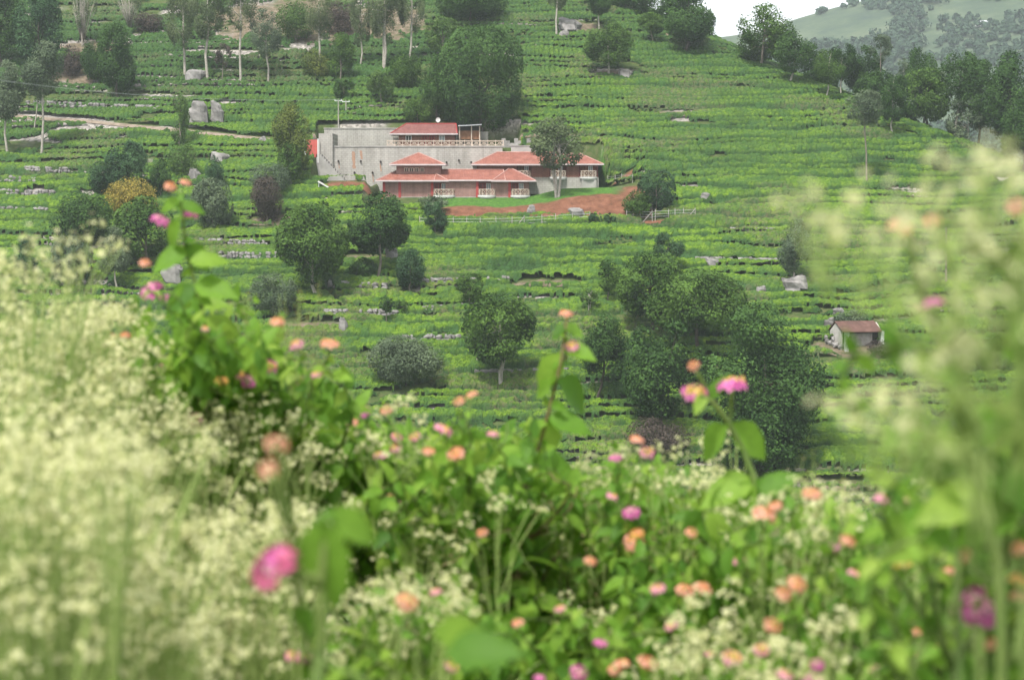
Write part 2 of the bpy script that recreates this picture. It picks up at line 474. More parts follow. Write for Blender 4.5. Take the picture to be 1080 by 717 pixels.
tag(mesh_obj('far_hill', np.stack([fx, fy, fz], -1).reshape(-1, 3), grid_faces(*fx.shape), m, smooth=True), kind='structure')
# plain beyond, out to the horizon
ox, oy = np.meshgrid(np.linspace(-6000, 6000, 40), np.concatenate([np.linspace(-2500, 380, 16), np.linspace(420, 6000, 26)]), indexing='xy')
tag(mesh_obj('valley_ground', np.stack([ox, oy, -95 + 6 * vnoise(ox / 400, oy / 400, 3)], -1).reshape(-1, 3), grid_faces(*ox.shape), m, smooth=True), kind='structure')

def leaf_quads(C, Nrm, size, rng, aspect=.75):
    """one small rhombic face per leaf clump: C centres, Nrm normals, size half-lengths"""
    n = len(C)
    Nrm = Nrm / (np.linalg.norm(Nrm, axis=1, keepdims=True) + 1e-9)
    r = rng.normal(size=(n, 3)); a = np.cross(Nrm, r); a /= np.linalg.norm(a, axis=1, keepdims=True) + 1e-9
    b = np.cross(Nrm, a)
    s = size[:, None]
    fold = Nrm * s * .25
    V = np.stack([C - a * s, C - b * s * aspect - fold, C + a * s, C + b * s * aspect - fold], 1).reshape(-1, 3)
    return V, np.arange(4 * n).reshape(n, 4)

wr = np.random.default_rng(31)
wx, wy = [], []
ang = wr.uniform(.08, .40, 60000); yy = wr.uniform(560, 1245, 60000)
xx = ang * yy
uu = 540 + ang * FPX; vv = 200 - far_h(xx, yy) / yy * FPX
dens = fbm(xx / 70., yy / 90., 211, 3)
wood = (dens > .56) | ((uu > 985) & (vv > 18 + 10 * dens) & (vv < 75)) | ((uu > 885) & (uu < 990) & (vv < 14) & (dens > .45)) | (vv > 62) & (dens > .42)
pick = np.where(wood & (wr.random(60000) < .12))[0][:5200]
CC, NN, SS = [], [], []
for i in pick:
    r = wr.uniform(1.6, 5.5) * (1 if dens[i] > .56 else .6); n = 44
    d = wr.normal(size=(n, 3)); d /= np.linalg.norm(d, axis=1, keepdims=True)
    d[:, 2] = np.abs(d[:, 2]) * 1.2 - .25
    c0 = np.array([xx[i], yy[i], far_h(xx[i], yy[i]) + r * .75])
    CC.append(c0 + d * r * wr.uniform(.7, 1.05, (n, 1))); NN.append(d + wr.normal(size=(n, 3)) * .35); SS.append(wr.uniform(.7, 1.5, n))
Vw, Fw = leaf_quads(np.concatenate(CC), np.concatenate(NN), np.concatenate(SS), wr)
o = mesh_obj('distant_woods', Vw, Fw, mat_leaf('woods_leaf', (.036, .068, .045), (.07, .115, .068), .2))
#
tag(o, 'hazy dark woods in patches across the far hill', 'woods', kind='stuff')

# haze: one closed box of thin even air
mb = MB(); mb.box(-6200, 6200, -2600, 6100, -104, 330)
hz, nt, b = new_mat('haze')
nt.nodes.remove(b)
pv = N(nt, 'ShaderNodeVolumePrincipled')
pv.inputs['Color'].default_value = (.86, .93, 1.0, 1)
pv.inputs['Density'].default_value = .0002
pv.inputs['Anisotropy'].default_value = .2
nt.links.new(pv.outputs[0], nt.nodes['Material Output'].inputs['Volume'])
tag(mb.build('haze', hz), 'thin pale haze filling the valley air', 'haze', kind='stuff')
# ------------------------------------------------------------------ buildings and walls
M['brick'] = None
def mat_brick(name, c1, c2, mortar, scale=1.0, bw=.5, rh=.16, ms=.018):
    m, nt, b = new_mat(name)
    tc = N(nt, 'ShaderNodeTexCoord'); mp = N(nt, 'ShaderNodeMapping'); mp.inputs['Rotation'].default_value = (math.pi / 2, 0, 0)
    nt.links.new(tc.outputs['Object'], mp.inputs['Vector'])
    br = N(nt, 'ShaderNodeTexBrick'); nt.links.new(mp.outputs[0], br.inputs['Vector'])
    br.inputs['Color1'].default_value = (*c1, 1); br.inputs['Color2'].default_value = (*c2, 1); br.inputs['Mortar'].default_value = (*mortar, 1)
    br.inputs['Scale'].default_value = scale; br.inputs['Brick Width'].default_value = bw; br.inputs['Row Height'].default_value = rh; br.inputs['Mortar Size'].default_value = ms
    mp2 = N(nt, 'ShaderNodeMapping'); mp2.inputs['Scale'].default_value = (1.4, 1.4, .16); nt.links.new(tc.outputs['Object'], mp2.inputs['Vector'])
    st = ramp(nt, noise(nt, .6, 7, .75, vec=mp2.outputs[0]), [(.3, (.55, .53, .48)), (.5, (.92, .9, .86)), (.68, (1.15, 1.12, 1.08))])
    c = mix(nt, .85, br.outputs['Color'], st, 'MULTIPLY')
    nt.links.new(c, b.inputs['Base Color']); b.inputs['Roughness'].default_value = .9; b.inputs['Specular IOR Level'].default_value = .2
    bump(nt, br.outputs['Fac'], b, -.3, .02)
    return m
M['brick'] = mat_brick('brick_pink', (.22, .11, .097), (.28, .15, .135), (.29, .22, .2), 1, .46, .15, .02)
M['brick_dark'] = mat_brick('brick_brown', (.17, .06, .045), (.23, .09, .065), (.26, .17, .14), 1, .46, .15, .016)
M['block'] = mat_brick('grey_stone_blocks', (.35, .342, .325), (.41, .40, .378), (.29, .282, .265), 1, .62, .3, .03)
M['concrete'] = mat_simple('raw_concrete', (.26, .25, .235), (.4, .385, .36), .9, .9, .2, 6)
M['pilaster'] = mat_simple('oxide_red_paint', (.26, .035, .035), (.36, .06, .055), 1.5, .7)
M['white'] = mat_simple('white_paint', (.5, .49, .475), (.66, .65, .63), 1.2, .6)
M['cream'] = mat_simple('cream_paint', (.42, .34, .27), (.55, .46, .38), 1.5, .65)
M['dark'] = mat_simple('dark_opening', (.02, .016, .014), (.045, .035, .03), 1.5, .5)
M['wood_dark'] = mat_simple('dark_red_wood', (.09, .022, .018), (.15, .04, .03), 3, .6)
M['wood_brown'] = mat_simple('brown_boards', (.16, .075, .04), (.28, .14, .075), 2.5, .8)
M['fascia'] = mat_simple('pale_fascia', (.42, .36, .36), (.55, .49, .48), 1.2, .6)
M['cap'] = mat_simple('ridge_tile', (.36, .19, .16), (.48, .3, .26), 2, .8)
M['steel'] = mat_simple('galvanised_sheet', (.4, .42, .44), (.62, .64, .66), 1.5, .35)
M['rust'] = mat_simple('rust_stain', (.30, .16, .10), (.38, .26, .19), 3, .9)
M['post'] = mat_simple('weathered_post', (.2, .19, .165), (.36, .34, .3), 3, .8)
m, nt, b = new_mat('glass_pane'); b.inputs['Base Color'].default_value = (.25, .28, .3, 1); b.inputs['Roughness'].default_value = .1
M['glass'] = m
def mat_tile(name, c1, c2, c3):
    m, nt, b = new_mat(name)
    tc = N(nt, 'ShaderNodeTexCoord')
    w = N(nt, 'ShaderNodeTexWave', wave_type='BANDS', bands_direction='Z'); w.inputs['Scale'].default_value = 2.4; w.inputs['Distortion'].default_value = .15
    nt.links.new(tc.outputs['Object'], w.inputs['Vector'])
    w2 = N(nt, 'ShaderNodeTexWave', wave_type='BANDS', bands_direction='X'); w2.inputs['Scale'].default_value = 1.3
    nt.links.new(tc.outputs['Object'], w2.inputs['Vector'])
    c = ramp(nt, noise(nt, .9, 10, .8), [(.33, c1), (.5, c2), (.66, c3)])
    c = mix(nt, .18, c, w.outputs['Color'], 'MULTIPLY')
    nt.links.new(c, b.inputs['Base Color']); b.inputs['Roughness'].default_value = .75
    ad = N(nt, 'ShaderNodeMath', operation='ADD'); nt.links.new(w.outputs['Fac'], ad.inputs[0]); nt.links.new(w2.outputs['Fac'], ad.inputs[1])
    bump(nt, ad.outputs[0], b, .5, .06)
    return m
M['tile'] = mat_tile('salmon_roof_tile', (.16, .055, .037), (.26, .09, .062), (.34, .145, .105))
M['tile_dark'] = mat_tile('maroon_roof_tile', (.12, .04, .035), (.185, .065, .056), (.24, .1, .085))
M['tile_old'] = mat_tile('weathered_clay_tile', (.05, .03, .024), (.12, .055, .04), (.2, .115, .09))

def hip_roof(parent, x0, x1, y0, y1, ze, zr, inset_l, inset_r, mat, name='roof', drop=.16):
    ym = (y0 + y1) / 2
    r0, r1 = (x0 + inset_l, ym, zr), (x1 - inset_r, ym, zr)
    a, b_, c_, d = (x0, y0, ze), (x1, y0, ze), (x1, y1, ze), (x0, y1, ze)
    mb = MB()
    if abs(r0[0] - r1[0]) < .05:
        for p, q in ((a, b_), (b_, c_), (c_, d), (d, a)): mb.poly([p, q, r0])
    else:
        mb.poly([a, b_, r1, r0]); mb.poly([b_, c_, r1]); mb.poly([c_, d, r0, r1]); mb.poly([d, a, r0])
    mb.poly([d, c_, b_, a])
    ro = mb.build(name, mat, parent)
    f = MB(); e = .06
    f.box(x0 - e, x1 + e, y0 - e - .05, y0 - .005, ze - drop, ze + .05); f.box(x0 - e, x1 + e, y1 + .005, y1 + e + .05, ze - drop, ze + .05)
    f.box(x0 - e - .05, x0 - .005, y0, y1, ze - drop, ze + .045); f.box(x1 + .005, x1 + e + .05, y0, y1, ze - drop, ze + .045)
    f.build('fascia', M['fascia'], ro)
    rc = MB()
    up = Vector((0, 0, .03))
    for p, q in ((a, r0), (d, r0), (b_, r1), (c_, r1), (r0, r1)):
        if (Vector(p) - Vector(q)).length > .1: rc.tube([Vector(p) + up, Vector(q) + up], .085, 5)
    rc.build('ridge_cap', M['cap' if mat != M['tile_dark'] else 'pilaster'], ro)
    return ro

def railing(parent, x0, x1, y, z0, z1, n, name='railing', mat=None):
    mb = MB(); t = .05
    mb.box(x0, x1, y - t, y + t, z1 - .1, z1); mb.box(x0, x1, y - t, y + t, z0 + .06, z0 + .14)
    w = (x1 - x0) / n
    for k in range(n + 1):
        xx_ = x0 + k * w
        mb.box(xx_ - .055, xx_ + .055, y - t - .012, y + t + .012, z0, z1 + .06)
    for k in range(n):
        a, b_ = x0 + k * w + .06, x0 + (k + 1) * w - .06
        mb.tube([(a, y, z0 + .14), (b_, y, z1 - .1)], .035, 4); mb.tube([(a, y + .012, z1 - .1), (b_, y + .012, z0 + .14)], .035, 4)
        cx, cz = (a + b_) / 2, (z0 + z1) / 2 + .02; r = (z1 - z0) * .24
        ring = [(cx + r * math.cos(q), y - .02, cz + r * math.sin(q)) for q in np.linspace(0, 2 * math.pi, 9)]
        mb.tube(ring, .03, 4)
    return mb.build(name, mat or M['cream'], parent)
def balcony(parent, x0, x1, y, zf, h=.95, depth=1.1, n=3):
    """curved white slab with a lattice railing on it"""
    mb = MB(); xm = (x0 + x1) / 2; w = (x1 - x0) / 2
    for k, (s, za, zb) in enumerate(((1.08, zf - .26, zf), (.92, zf - .46, zf - .263))):
        arc = [(xm - w * s * math.cos(q), y - depth * s * math.sin(q) - .003 * k) for q in np.linspace(0, math.pi, 13)]
        mb.hexa([(a, b_, za) for a, b_ in arc], [(a, b_, zb) for a, b_ in arc])
    bo = mb.build('balcony', M['white'], parent)
    rl = MB()
    arc = [(xm - w * math.cos(q), y - depth * math.sin(q)) for q in np.linspace(.05, math.pi - .05, n * 2 + 1)]
    rl.tube([(a, b_, zf + h) for a, b_ in arc], .055, 5); rl.tube([(a, b_, zf + .12) for a, b_ in arc], .04, 5)
    for k, (a, b_) in enumerate(arc): rl.box(a - .04, a + .04, b_ - .04, b_ + .04, zf, zf + h)
    for (a, b_), (c_, d) in zip(arc[:-1], arc[1:]):
        rl.tube([(a, b_, zf + .12), (c_, d, zf + h)], .03, 4); rl.tube([(a, b_, zf + h), (c_, d, zf + .12)], .03, 4)
    rl.build('railing', M['cream'], bo)
    return bo
def opening(parent, name, x0, x1, y, z0, z1, mat, frame=None):
    mb = MB(); mb.box(x0, x1, y - .04, y + .06, z0, z1); o = mb.build(name, mat, parent)
    if frame:
        f = MB(); t = .09
        f.box(x0 - t, x0, y - .09, y + .05, z0, z1 + t); f.box(x1, x1 + t, y - .09, y + .05, z0, z1 + t); f.box(x0, x1, y - .09, y + .05, z1, z1 + t)
        f.box((x0 + x1) / 2 - .04, (x0 + x1) / 2 + .04, y - .07, y - .042, z0, z1)
        f.build('frame', frame, o)
    return o

# ---- front house (ground floor plus a small upper room)
yf = 276.0
gz = Zv(209, yf)
bld = thing('brick_house', 'long low brick house with salmon hipped roofs and a small square upper room', 'house', (X(483, yf), yf, gz))
ze = Zv(190.5, yf - .8)
xa, xb = X(404, yf), X(558, yf)
mb = MB()
mb.box(xa, X(455, yf), yf, yf + 8, gz - .8, ze); mb.box(X(455, yf), X(470, yf), yf + .9, yf + 8, gz - .8, ze - .004)
mb.box(X(470, yf), X(503, yf), yf + .002, yf + 8, gz - .8, ze - .002); mb.box(X(503, yf), X(518, yf), yf + .9, yf + 8, gz - .8, ze - .004)
mb.box(X(518, yf), X(538, yf), yf + .002, yf + 8, gz - .8, ze - .002); mb.box(X(538, yf), xb, yf + .9, yf + 8, gz - .8, ze - .004)
mb.build('wall', M['brick'], bld)
mb = MB()
mb.box(X(404, yf) - .05, X(556, yf), yf - .1, yf + .002, gz - .8, gz + .18); mb.build('plinth', M['concrete'], bld)
for u in (405.5, 422, 456, 503.5, 537.5):
    mb = MB(); mb.box(X(u - 1.4, yf), X(u + 1.4, yf), yf - .13, yf + .4, gz - .6, ze - .02); mb.build('pilaster', M['pilaster'], bld)
for u0, u1 in ((457.5, 479.5), (504.5, 522.5), (539, 558.5)):
    balcony(bld, X(u0, yf), X(u1, yf), yf + .1, gz + .42, .82, 1.15)
    opening(bld, 'door', X(u0 + 2, yf), X(u0 + 7.5, yf), yf + .9, gz + .45, ze - .45, M['wood_dark'], M['pilaster'])
    opening(bld, 'window', X(u0 + 8.6, yf), X(u0 + 12.5, yf), yf + .9, gz + 1.2, ze - .5, M['glass'], M['white'])
zr = Zv(178.5, yf + 4)
hip_roof(bld, X(397, yf - .8), X(473, yf - .8), yf - .9, yf + 9, ze, zr, 3.2, 3.2, M['tile'])
hip_roof(bld, X(458, yf - .8), X(533, yf - .8), yf - .5, yf + 8.7, ze + .06, zr - .08, .3, .3, M['tile'])
hip_roof(bld, X(519, yf - .8), X(565, yf - .8), yf - .9, yf + 9.05, ze - .02, zr + .05, 2.4, 3.4, M['tile'])
# upper room
ty0 = yf + 2.0
mb = MB(); zt = Zv(174, ty0)
mb.box(X(418.5, ty0), X(465, ty0), ty0, ty0 + 5.4, ze + .2, zt); tw = mb.build('upper_room', M['brick'], bld)
for u in (429, 434.5, 440, 445.5):
    opening(tw, 'window', X(u - 1.6, ty0) , X(u + 1.6, ty0), ty0, Zv(181, ty0), zt - .5, M['dark'], M['cream'])
for w_ in tw.children: w_.location -= Vector((0, 0, 0))
hip_roof(bld, X(411.5, ty0 - .8), X(470, ty0 - .8), ty0 - .9, ty0 + 6.2, Zv(173.5, ty0 - .8), Zv(161.5, ty0 + 2.6), 3.95, 3.95, M['tile'])

# ---- right house, two storeys on a grey base
yw = 281.0
gw = Zv(199, yw)
bw = thing('brick_house', 'brick house on a bare grey concrete base, behind the slim white stemmed tree', 'house', (X(570, yw), yw, gw))
zf = Zv(187, yw); zeb = Zv(173.5, yw - .8)
mb = MB(); mb.box(X(550, yw), X(631, yw), yw, yw + 8, gw - .8, zf); mb.build('base_wall', M['block'], bw)
mb = MB()
mb.box(X(503, yw), X(545, yw), yw - .4, yw + 8.02, zf + .003, zeb); mb.box(X(545, yw), X(560, yw), yw + 1.0, yw + 8, zf + .003, zeb - .003)
mb.box(X(560, yw), X(580, yw), yw + .003, yw + 8, zf + .003, zeb); mb.box(X(580, yw), X(596, yw), yw + 1.0, yw + 8, zf + .003, zeb - .003)
mb.box(X(596, yw), X(611, yw), yw + .003, yw + 8, zf + .003, zeb); mb.box(X(611, yw), X(630, yw), yw + 1.0, yw + 8, zf + .003, zeb - .003)
mb.build('wall', M['brick_dark'], bw)
for u0, u1 in ((544, 560), (580, 597), (611.5, 629)):
    balcony(bw, X(u0, yw), X(u1, yw), yw + .1, zf + .05, .85, 1.1)
    opening(bw, 'door', X(u0 + 2.5, yw), X(u0 + 8, yw), yw + 1.0, zf + .06, zeb - .25, M['wood_brown'], M['wood_dark'])
    opening(bw, 'window', X(u0 + 9.5, yw), X(u0 + 13, yw), yw + 1.0, zf + .8, zeb - .3, M['glass'], M['white'])
for u in (545.5, 580, 596.5, 611, 629.5):
    mb = MB(); mb.box(X(u - .9, yw), X(u + .9, yw), yw - .06, yw + .3, zf + .006, zeb - .02); mb.build('pilaster', M['wood_dark'], bw)
mb = MB(); mb.box(X(613, yw), X(628.5, yw), yw - .7, yw - .006, gw - .5, zf - .4); mb.build('balcony_support', M['concrete'], bw)
zrb = Zv(161.5, yw + 4)
hip_roof(bw, X(498, yw - .8), X(590, yw - .8), yw - 1.2, yw + 8.8, zeb, zrb + .1, 3.6, .2, M['tile'])
hip_roof(bw, X(573, yw - .8), X(636, yw - .8), yw - .8, yw + 8.5, zeb + .05, zrb - .12, 2.6, 3.2, M['tile'])

# ---- upper house on the terrace behind
yu = 292.2
gu = 6.3
bu = thing('brick_house', 'small upper brick house with a steep maroon roof behind the cream railing', 'house', (X(450, yu), yu, gu))
zeu = Zv(141.2, yu - .8)
mb = MB(); mb.box(X(421, yu), X(480, yu), yu, yu + 4.8, gu - .3, zeu); mb.build('wall', M['brick_dark'], bu)
for u0, u1, mm, nm in ((446, 450.5, 'wood_dark', 'door'), (453.5, 458, 'wood_dark', 'door'), (464, 469, 'glass', 'window'), (429, 434, 'dark', 'window')):
    opening(bu, nm, X(u0, yu), X(u1, yu), yu, gu + (.02 if nm == 'door' else .9), zeu - .3, M[mm], M['white'] if nm == 'window' else M['pilaster'])
hip_roof(bu, X(412, yu - .8), X(482.5, yu - .8), yu - .9, yu + 5.4, zeu, Zv(130.8, yu + 2.2), 2.3, .25, M['tile_dark'])
mb = MB()
for k in range(16):
    q = 2 * math.pi * k / 16; q2 = 2 * math.pi * (k + 1) / 16
    for r0, r1 in ((0, .18), (.18, .36)):
        mb.poly([(r0 * math.cos(q), -.6 * r0 * r0, r0 * math.sin(q)), (r1 * math.cos(q), -.6 * r1 * r1, r1 * math.sin(q)), (r1 * math.cos(q2), -.6 * r1 * r1, r1 * math.sin(q2)), (r0 * math.cos(q2), -.6 * r0 * r0 + .0, r0 * math.sin(q2))])
p = P(462, 126.6, yu + 2.2)
mb.v = [(a + p[0], b_ + p[1], c_ + p[2]) for a, b_, c_ in mb.v]
mb.tube([(p[0], p[1], p[2]), (p[0], p[1] + .1, p[2] - .75)], .05)
tag(mb.build('satellite_dish', M['white']), 'small white dish on the ridge of the maroon roof', 'dish')

# ---- open timber shed beside it
ys_ = 293.0
sh = thing('timber_shed', 'open brown timber shed with a thin metal roof beside the upper house', 'shed', (X(496, ys_), ys_, gu))
mb = MB(); mb.hexa([(X(483.5, ys_), ys_ - .6, Zv(133.5, ys_)), (X(508, ys_), ys_ - .6, Zv(132.2, ys_)), (X(508, ys_), ys_ + 4, Zv(130.5, ys_)), (X(483.5, ys_), ys_ + 4, Zv(131.5, ys_))],
        [(X(483.5, ys_), ys_ - .6, Zv(133.0, ys_)), (X(508, ys_), ys_ - .6, Zv(131.7, ys_)), (X(508, ys_), ys_ + 4, Zv(130, ys_)), (X(483.5, ys_), ys_ + 4, Zv(131, ys_))])
mb.build('roof', M['steel'], sh)
mb = MB(); mb.box(X(484, ys_), X(506.5, ys_), ys_ + .4, ys_ + 3.4, Zv(147, ys_), Zv(138, ys_)); mb.build('board_wall', M['wood_brown'], sh)
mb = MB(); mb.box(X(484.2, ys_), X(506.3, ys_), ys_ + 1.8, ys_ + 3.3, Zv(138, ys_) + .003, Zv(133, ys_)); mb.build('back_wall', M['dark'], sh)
for u in (485, 497.5, 506):
    mb = MB(); mb.box(X(u, ys_) - .08, X(u, ys_) + .08, ys_ + .1, ys_ + .28, gu - .2, Zv(133.2, ys_)); mb.build('post', M['cream'], sh)

# ---- retaining walls
yl = 288.5
zb_, zt_ = -.6, Zv(155.2, yl)
rw = thing('retaining_wall', 'tall grey stone retaining wall with rust streaked drain pipes below the railing', 'wall', (X(430, yl), yl, zb_))
mb = MB(); mb.box(X(351, yl), X(530, yl), yl, yl + .8, zb_, zt_)
mb.build('wall', M['block'], rw)
mb = MB(); mb.box(X(350.5, yl), X(531, yl), yl - .1, yl + .95, zt_ + .002, zt_ + .17); mb.build('coping', M['concrete'], rw)
rs = random.Random(3)
for u, v in [(357, 170), (380.5, 170), (401.5, 170.5), (425, 169), (374, 182), (393, 182), (413, 182.3), (437, 184), (471, 171), (497, 171), (452, 176), (484, 169)]:
    p = P(u, v, yl)
    mb = MB(); mb.tube([(p[0], yl + .1, p[2]), (p[0], yl - .28, p[2] - .03)], .15, 8); dp = mb.build('drain_pipe', M['dark'], rw)
for u, v, v2, w in [(372.5, 160, 178, .5), (380.5, 159, 168, .35), (377, 184, 196, .8), (401, 173, 181, .2), (393, 184, 192, .16), (357, 172, 178, .12), (413, 184, 190, .15)]:
    p, q = P(u, v, yl), P(u + 1.0, v2, yl)
    mb = MB(); zz = np.linspace(p[2], q[2], 9)
    L = [p[0] + (q[0] - p[0]) * k / 8 - w * (.3 + .3 * rs.random()) for k in range(9)]
    Rr = [p[0] + (q[0] - p[0]) * k / 8 + w * (.3 + .3 * rs.random()) for k in range(9)]
    for k in range(8): mb.poly([(L[k], yl - .006, zz[k]), (L[k + 1], yl - .006, zz[k + 1]), (Rr[k + 1], yl - .006, zz[k + 1]), (Rr[k], yl - .006, zz[k])])
    mb.build('rust_streak', M['rust'], rw)
o = MB()
rl = railing(None, X(409, yl + .4), X(531, yl + .4), yl + .4, zt_ + .17, Zv(148.2, yl), 15, 'terrace_railing')
tag(rl, 'cream lattice railing along the top of the tall grey retaining wall', 'railing')
y2 = 298.0
mb = MB(); mb.box(X(343, y2), X(420, y2), y2, y2 + .7, 5.8, Zv(136, y2)); mb.box(X(420, y2), X(515, y2), y2 + .1, y2 + .7, 5.8, Zv(139, y2))
w2 = thing('retaining_wall', 'upper grey block wall at the back of the terrace, left of the maroon roof', 'wall', (X(380, y2), y2, 6.3))
mb.build('wall', M['block'], w2)
mb = MB(); mb.box(X(342.5, y2), X(420.5, y2), y2 - .1, y2 + .8, Zv(136, y2) + .002, Zv(136, y2) + .14); mb.build('coping', M['concrete'], w2)
# left end: return wall with a stair
mb = MB(); yq = 287.6
mb.box(X(337, yq), X(351.5, yq), yq + .3, yq + 9, -.3, Zv(141, yq + 1)); mb.box(X(335.5, yq), X(338.5, yq), yq + .1, yq + 2, .5, Zv(150, yq))
tag(mb.build('end_wall', M['block']), 'pale grey block end wall left of the tall retaining wall, above the stone stair', 'wall')
mb = MB(); n = 13
for k in range(n):
    u = 336 + (366 - 336) * k / n; v = 163 + (195 - 163) * k / n
    mb.box(X(u - .5, yq), X(u + 5.2, yq), yq - 1.6 - .004 * k, yq + .28, -.4 - .01 * k, Zv(v, yq))
tag(mb.build('stone_stair', M['concrete']), 'pale stone stair stepping down along the foot of the grey wall', 'stairs')
mb = MB(); yr = 286.0
mb.box(X(323.5, yr), X(336, yr), yr, yr + .25, Zv(166, yr), Zv(147.5, yr))
g_ = thing('red_gate', 'plain red painted metal gate at the left end of the grey walls', 'gate', (X(330, yr), yr, Zv(166, yr)))
mb.build('gate_panel', mat_simple('gate_red', (.42, .07, .06), (.52, .12, .1), 1, .6), g_)
for u in (323, 336.4):
    mb = MB(); mb.box(X(u - .7, yr), X(u + .7, yr), yr - .08, yr + .34, Zv(172, yr), Zv(146.5, yr)); mb.build('gate_post', M['white'], g_)
# bare stone wall and water tank block right of the railing
y3 = 290.2
mb = MB()
for k in range(9):
    u = 529 + k * 4.4; h_ = Zv(146 + 2.5 * (k % 3) + (2 if k > 6 else 0), y3)
    mb.box(X(u, y3), X(u + 4.3, y3), y3 - .02 * (k % 2), y3 + .7, 3.5, h_)
tag(mb.build('rubble_wall', mat_simple('rubble_grey', (.16, .155, .145), (.36, .345, .32), 1.6, .95, .8, 3)), 'bare uneven grey wall behind the right roofs, under the big tree', 'wall')
mb = MB(); mb.box(X(539, 289.9), X(571, 289.9), 289.3, 290.1, 3.4, Zv(154.2, 289.3)); mb.box(X(538.5, 289.9), X(571.5, 289.9), 289.22, 290.15, Zv(154.2, 289.3) + .003, Zv(153.5, 289.3))
tag(mb.build('parapet_wall', M['concrete']), 'short pale concrete parapet peeping over the right salmon roof', 'wall')

# low white slanted panel on the slope left of the houses
p0 = hit(341, 201)
sp_ = thing('water_heater', 'small white slanted solar panel on legs in the tea left of the houses', 'solar panel', p0)
mb = MB(); w = .62
mb.hexa([(p0.x - .75, p0.y - w, p0.z + 1.2), (p0.x + .75, p0.y - w, p0.z + .35), (p0.x + .75, p0.y + w, p0.z + .35), (p0.x - .75, p0.y + w, p0.z + 1.2)],
        [(p0.x - .68, p0.y - w, p0.z + 1.36), (p0.x + .82, p0.y - w, p0.z + .51), (p0.x + .82, p0.y + w, p0.z + .51), (p0.x - .68, p0.y + w, p0.z + 1.36)])
mb.build('panel', M['white'], sp_)
for a, zz in ((-.6, 1.1), (.6, .42)):
    for b_ in (-.5, .5):
        mb = MB(); mb.tube([(p0.x + a, p0.y + b_, p0.z - .3), (p0.x + a, p0.y + b_, p0.z + zz)], .05); mb.build('leg', M['steel'], sp_)

# ---- fences
def fence(us, vbase, hgt, label, braces=()):
    pts = [hit(u, vb) for u, vb in zip(us, vbase)]
    f = thing('post_fence', label, 'fence', pts[0])
    for k, p in enumerate(pts):
        mb = MB(); a = .05; lean = rs.uniform(-.05, .05)
        mb.hexa([(p.x - a, p.y - a, p.z - .4), (p.x + a, p.y - a, p.z - .4), (p.x + a, p.y + a, p.z - .4), (p.x - a, p.y + a, p.z - .4)],
                [(p.x - a + lean, p.y - a, p.z + hgt), (p.x + a + lean, p.y - a, p.z + hgt), (p.x + a + lean, p.y + a, p.z + hgt), (p.x - a + lean, p.y + a, p.z + hgt)])
        if us[k] in braces: mb.tube([(p.x - 1.3, p.y - .1, p.z - .2), (p.x + .02, p.y - .1, p.z + hgt * .9)], .07, 4)
        mb.build('post', M['post'], f)
    mb = MB()
    for zz in (.5, .9, 1.3):
        mb.tube([(p.x, p.y - .08, p.z + zz * hgt / 1.6) for p in pts], .012, 3)
    mb.build('wire', M['steel'], f)
fence([443, 461, 478, 492, 506.6, 523, 540, 553, 571.6, 586, 604, 622], [240, 241, 241, 241, 241, 240.5, 240, 239.5, 238.5, 237.5, 236, 235.5], 1.55,
      'row of whitish posts with wire below the red earth bank', (553,))
fence([661, 668, 675, 688, 691, 705, 712, 721, 733], [233, 233, 232.5, 233, 232, 231.5, 231, 231, 230.5], 1.45, 'short whitish post fence right of the red bank, past the dark bushes', (688, 733))
fence([641, 649, 655.6, 667], [194, 193, 192, 192.5], 1.2, 'few pale posts at the upper right corner of the lawn, beside the right house', ())

# ---- utility poles and line
def pole(u, vb, vt, label):
    p = hit(u, vb); z1 = Zv(vt, p.y)
    t = thing('utility_pole', label, 'utility pole', p)
    mb = MB(); mb.tube([(p.x, p.y, p.z - .8), (p.x, p.y, z1)], [.12, .08], 8); mb.build('pole', M['post'], t)
    mb = MB(); mb.box(p.x - .6, p.x + .6, p.y - .06, p.y + .06, z1 - .35, z1 - .24); mb.build('crossarm', M['steel'], t)
    for a in (-.5, .5):
        mb = MB(); mb.tube([(p.x + a, p.y, z1 - .24), (p.x + a, p.y, z1 - .05)], [.06, .04], 6); mb.build('insulator', M['white'], t)
    return Vector((p.x, p.y, z1 - .1))
pa = pole(357, 137, 104.5, 'slim pale utility pole standing behind the upper grey wall')
pb = pole(365, 121, 105.5, 'shorter pale pole under a dark bush, just uphill of the slim pale pole')
pc = Vector(P(-40, 79, 285))
mb = MB()
for dx in (-.5, .5):
    mb.tube([pa + Vector((dx, 0, 0)) + (pc - pa) * t - Vector((0, 0, 5.2 * t * (1 - t))) for t in np.linspace(0, 1, 24)], .022, 3)
tag(mb.build('power_line', M['steel']), 'thin power line sagging across the upper left slope to the slim pole', 'power line')
mb = MB(); mb.tube([(P(998, 290, 239)[0], 239, P(998, 290, 239)[2] - .8), (P(998, 240, 239)[0], 239, P(998, 240, 239)[2])], [.14, .1], 8)
tag(mb.build('utility_pole', M['bark_grey']), 'plain dark grey pole in the tea above the hut, behind the white flower spray', 'utility pole')

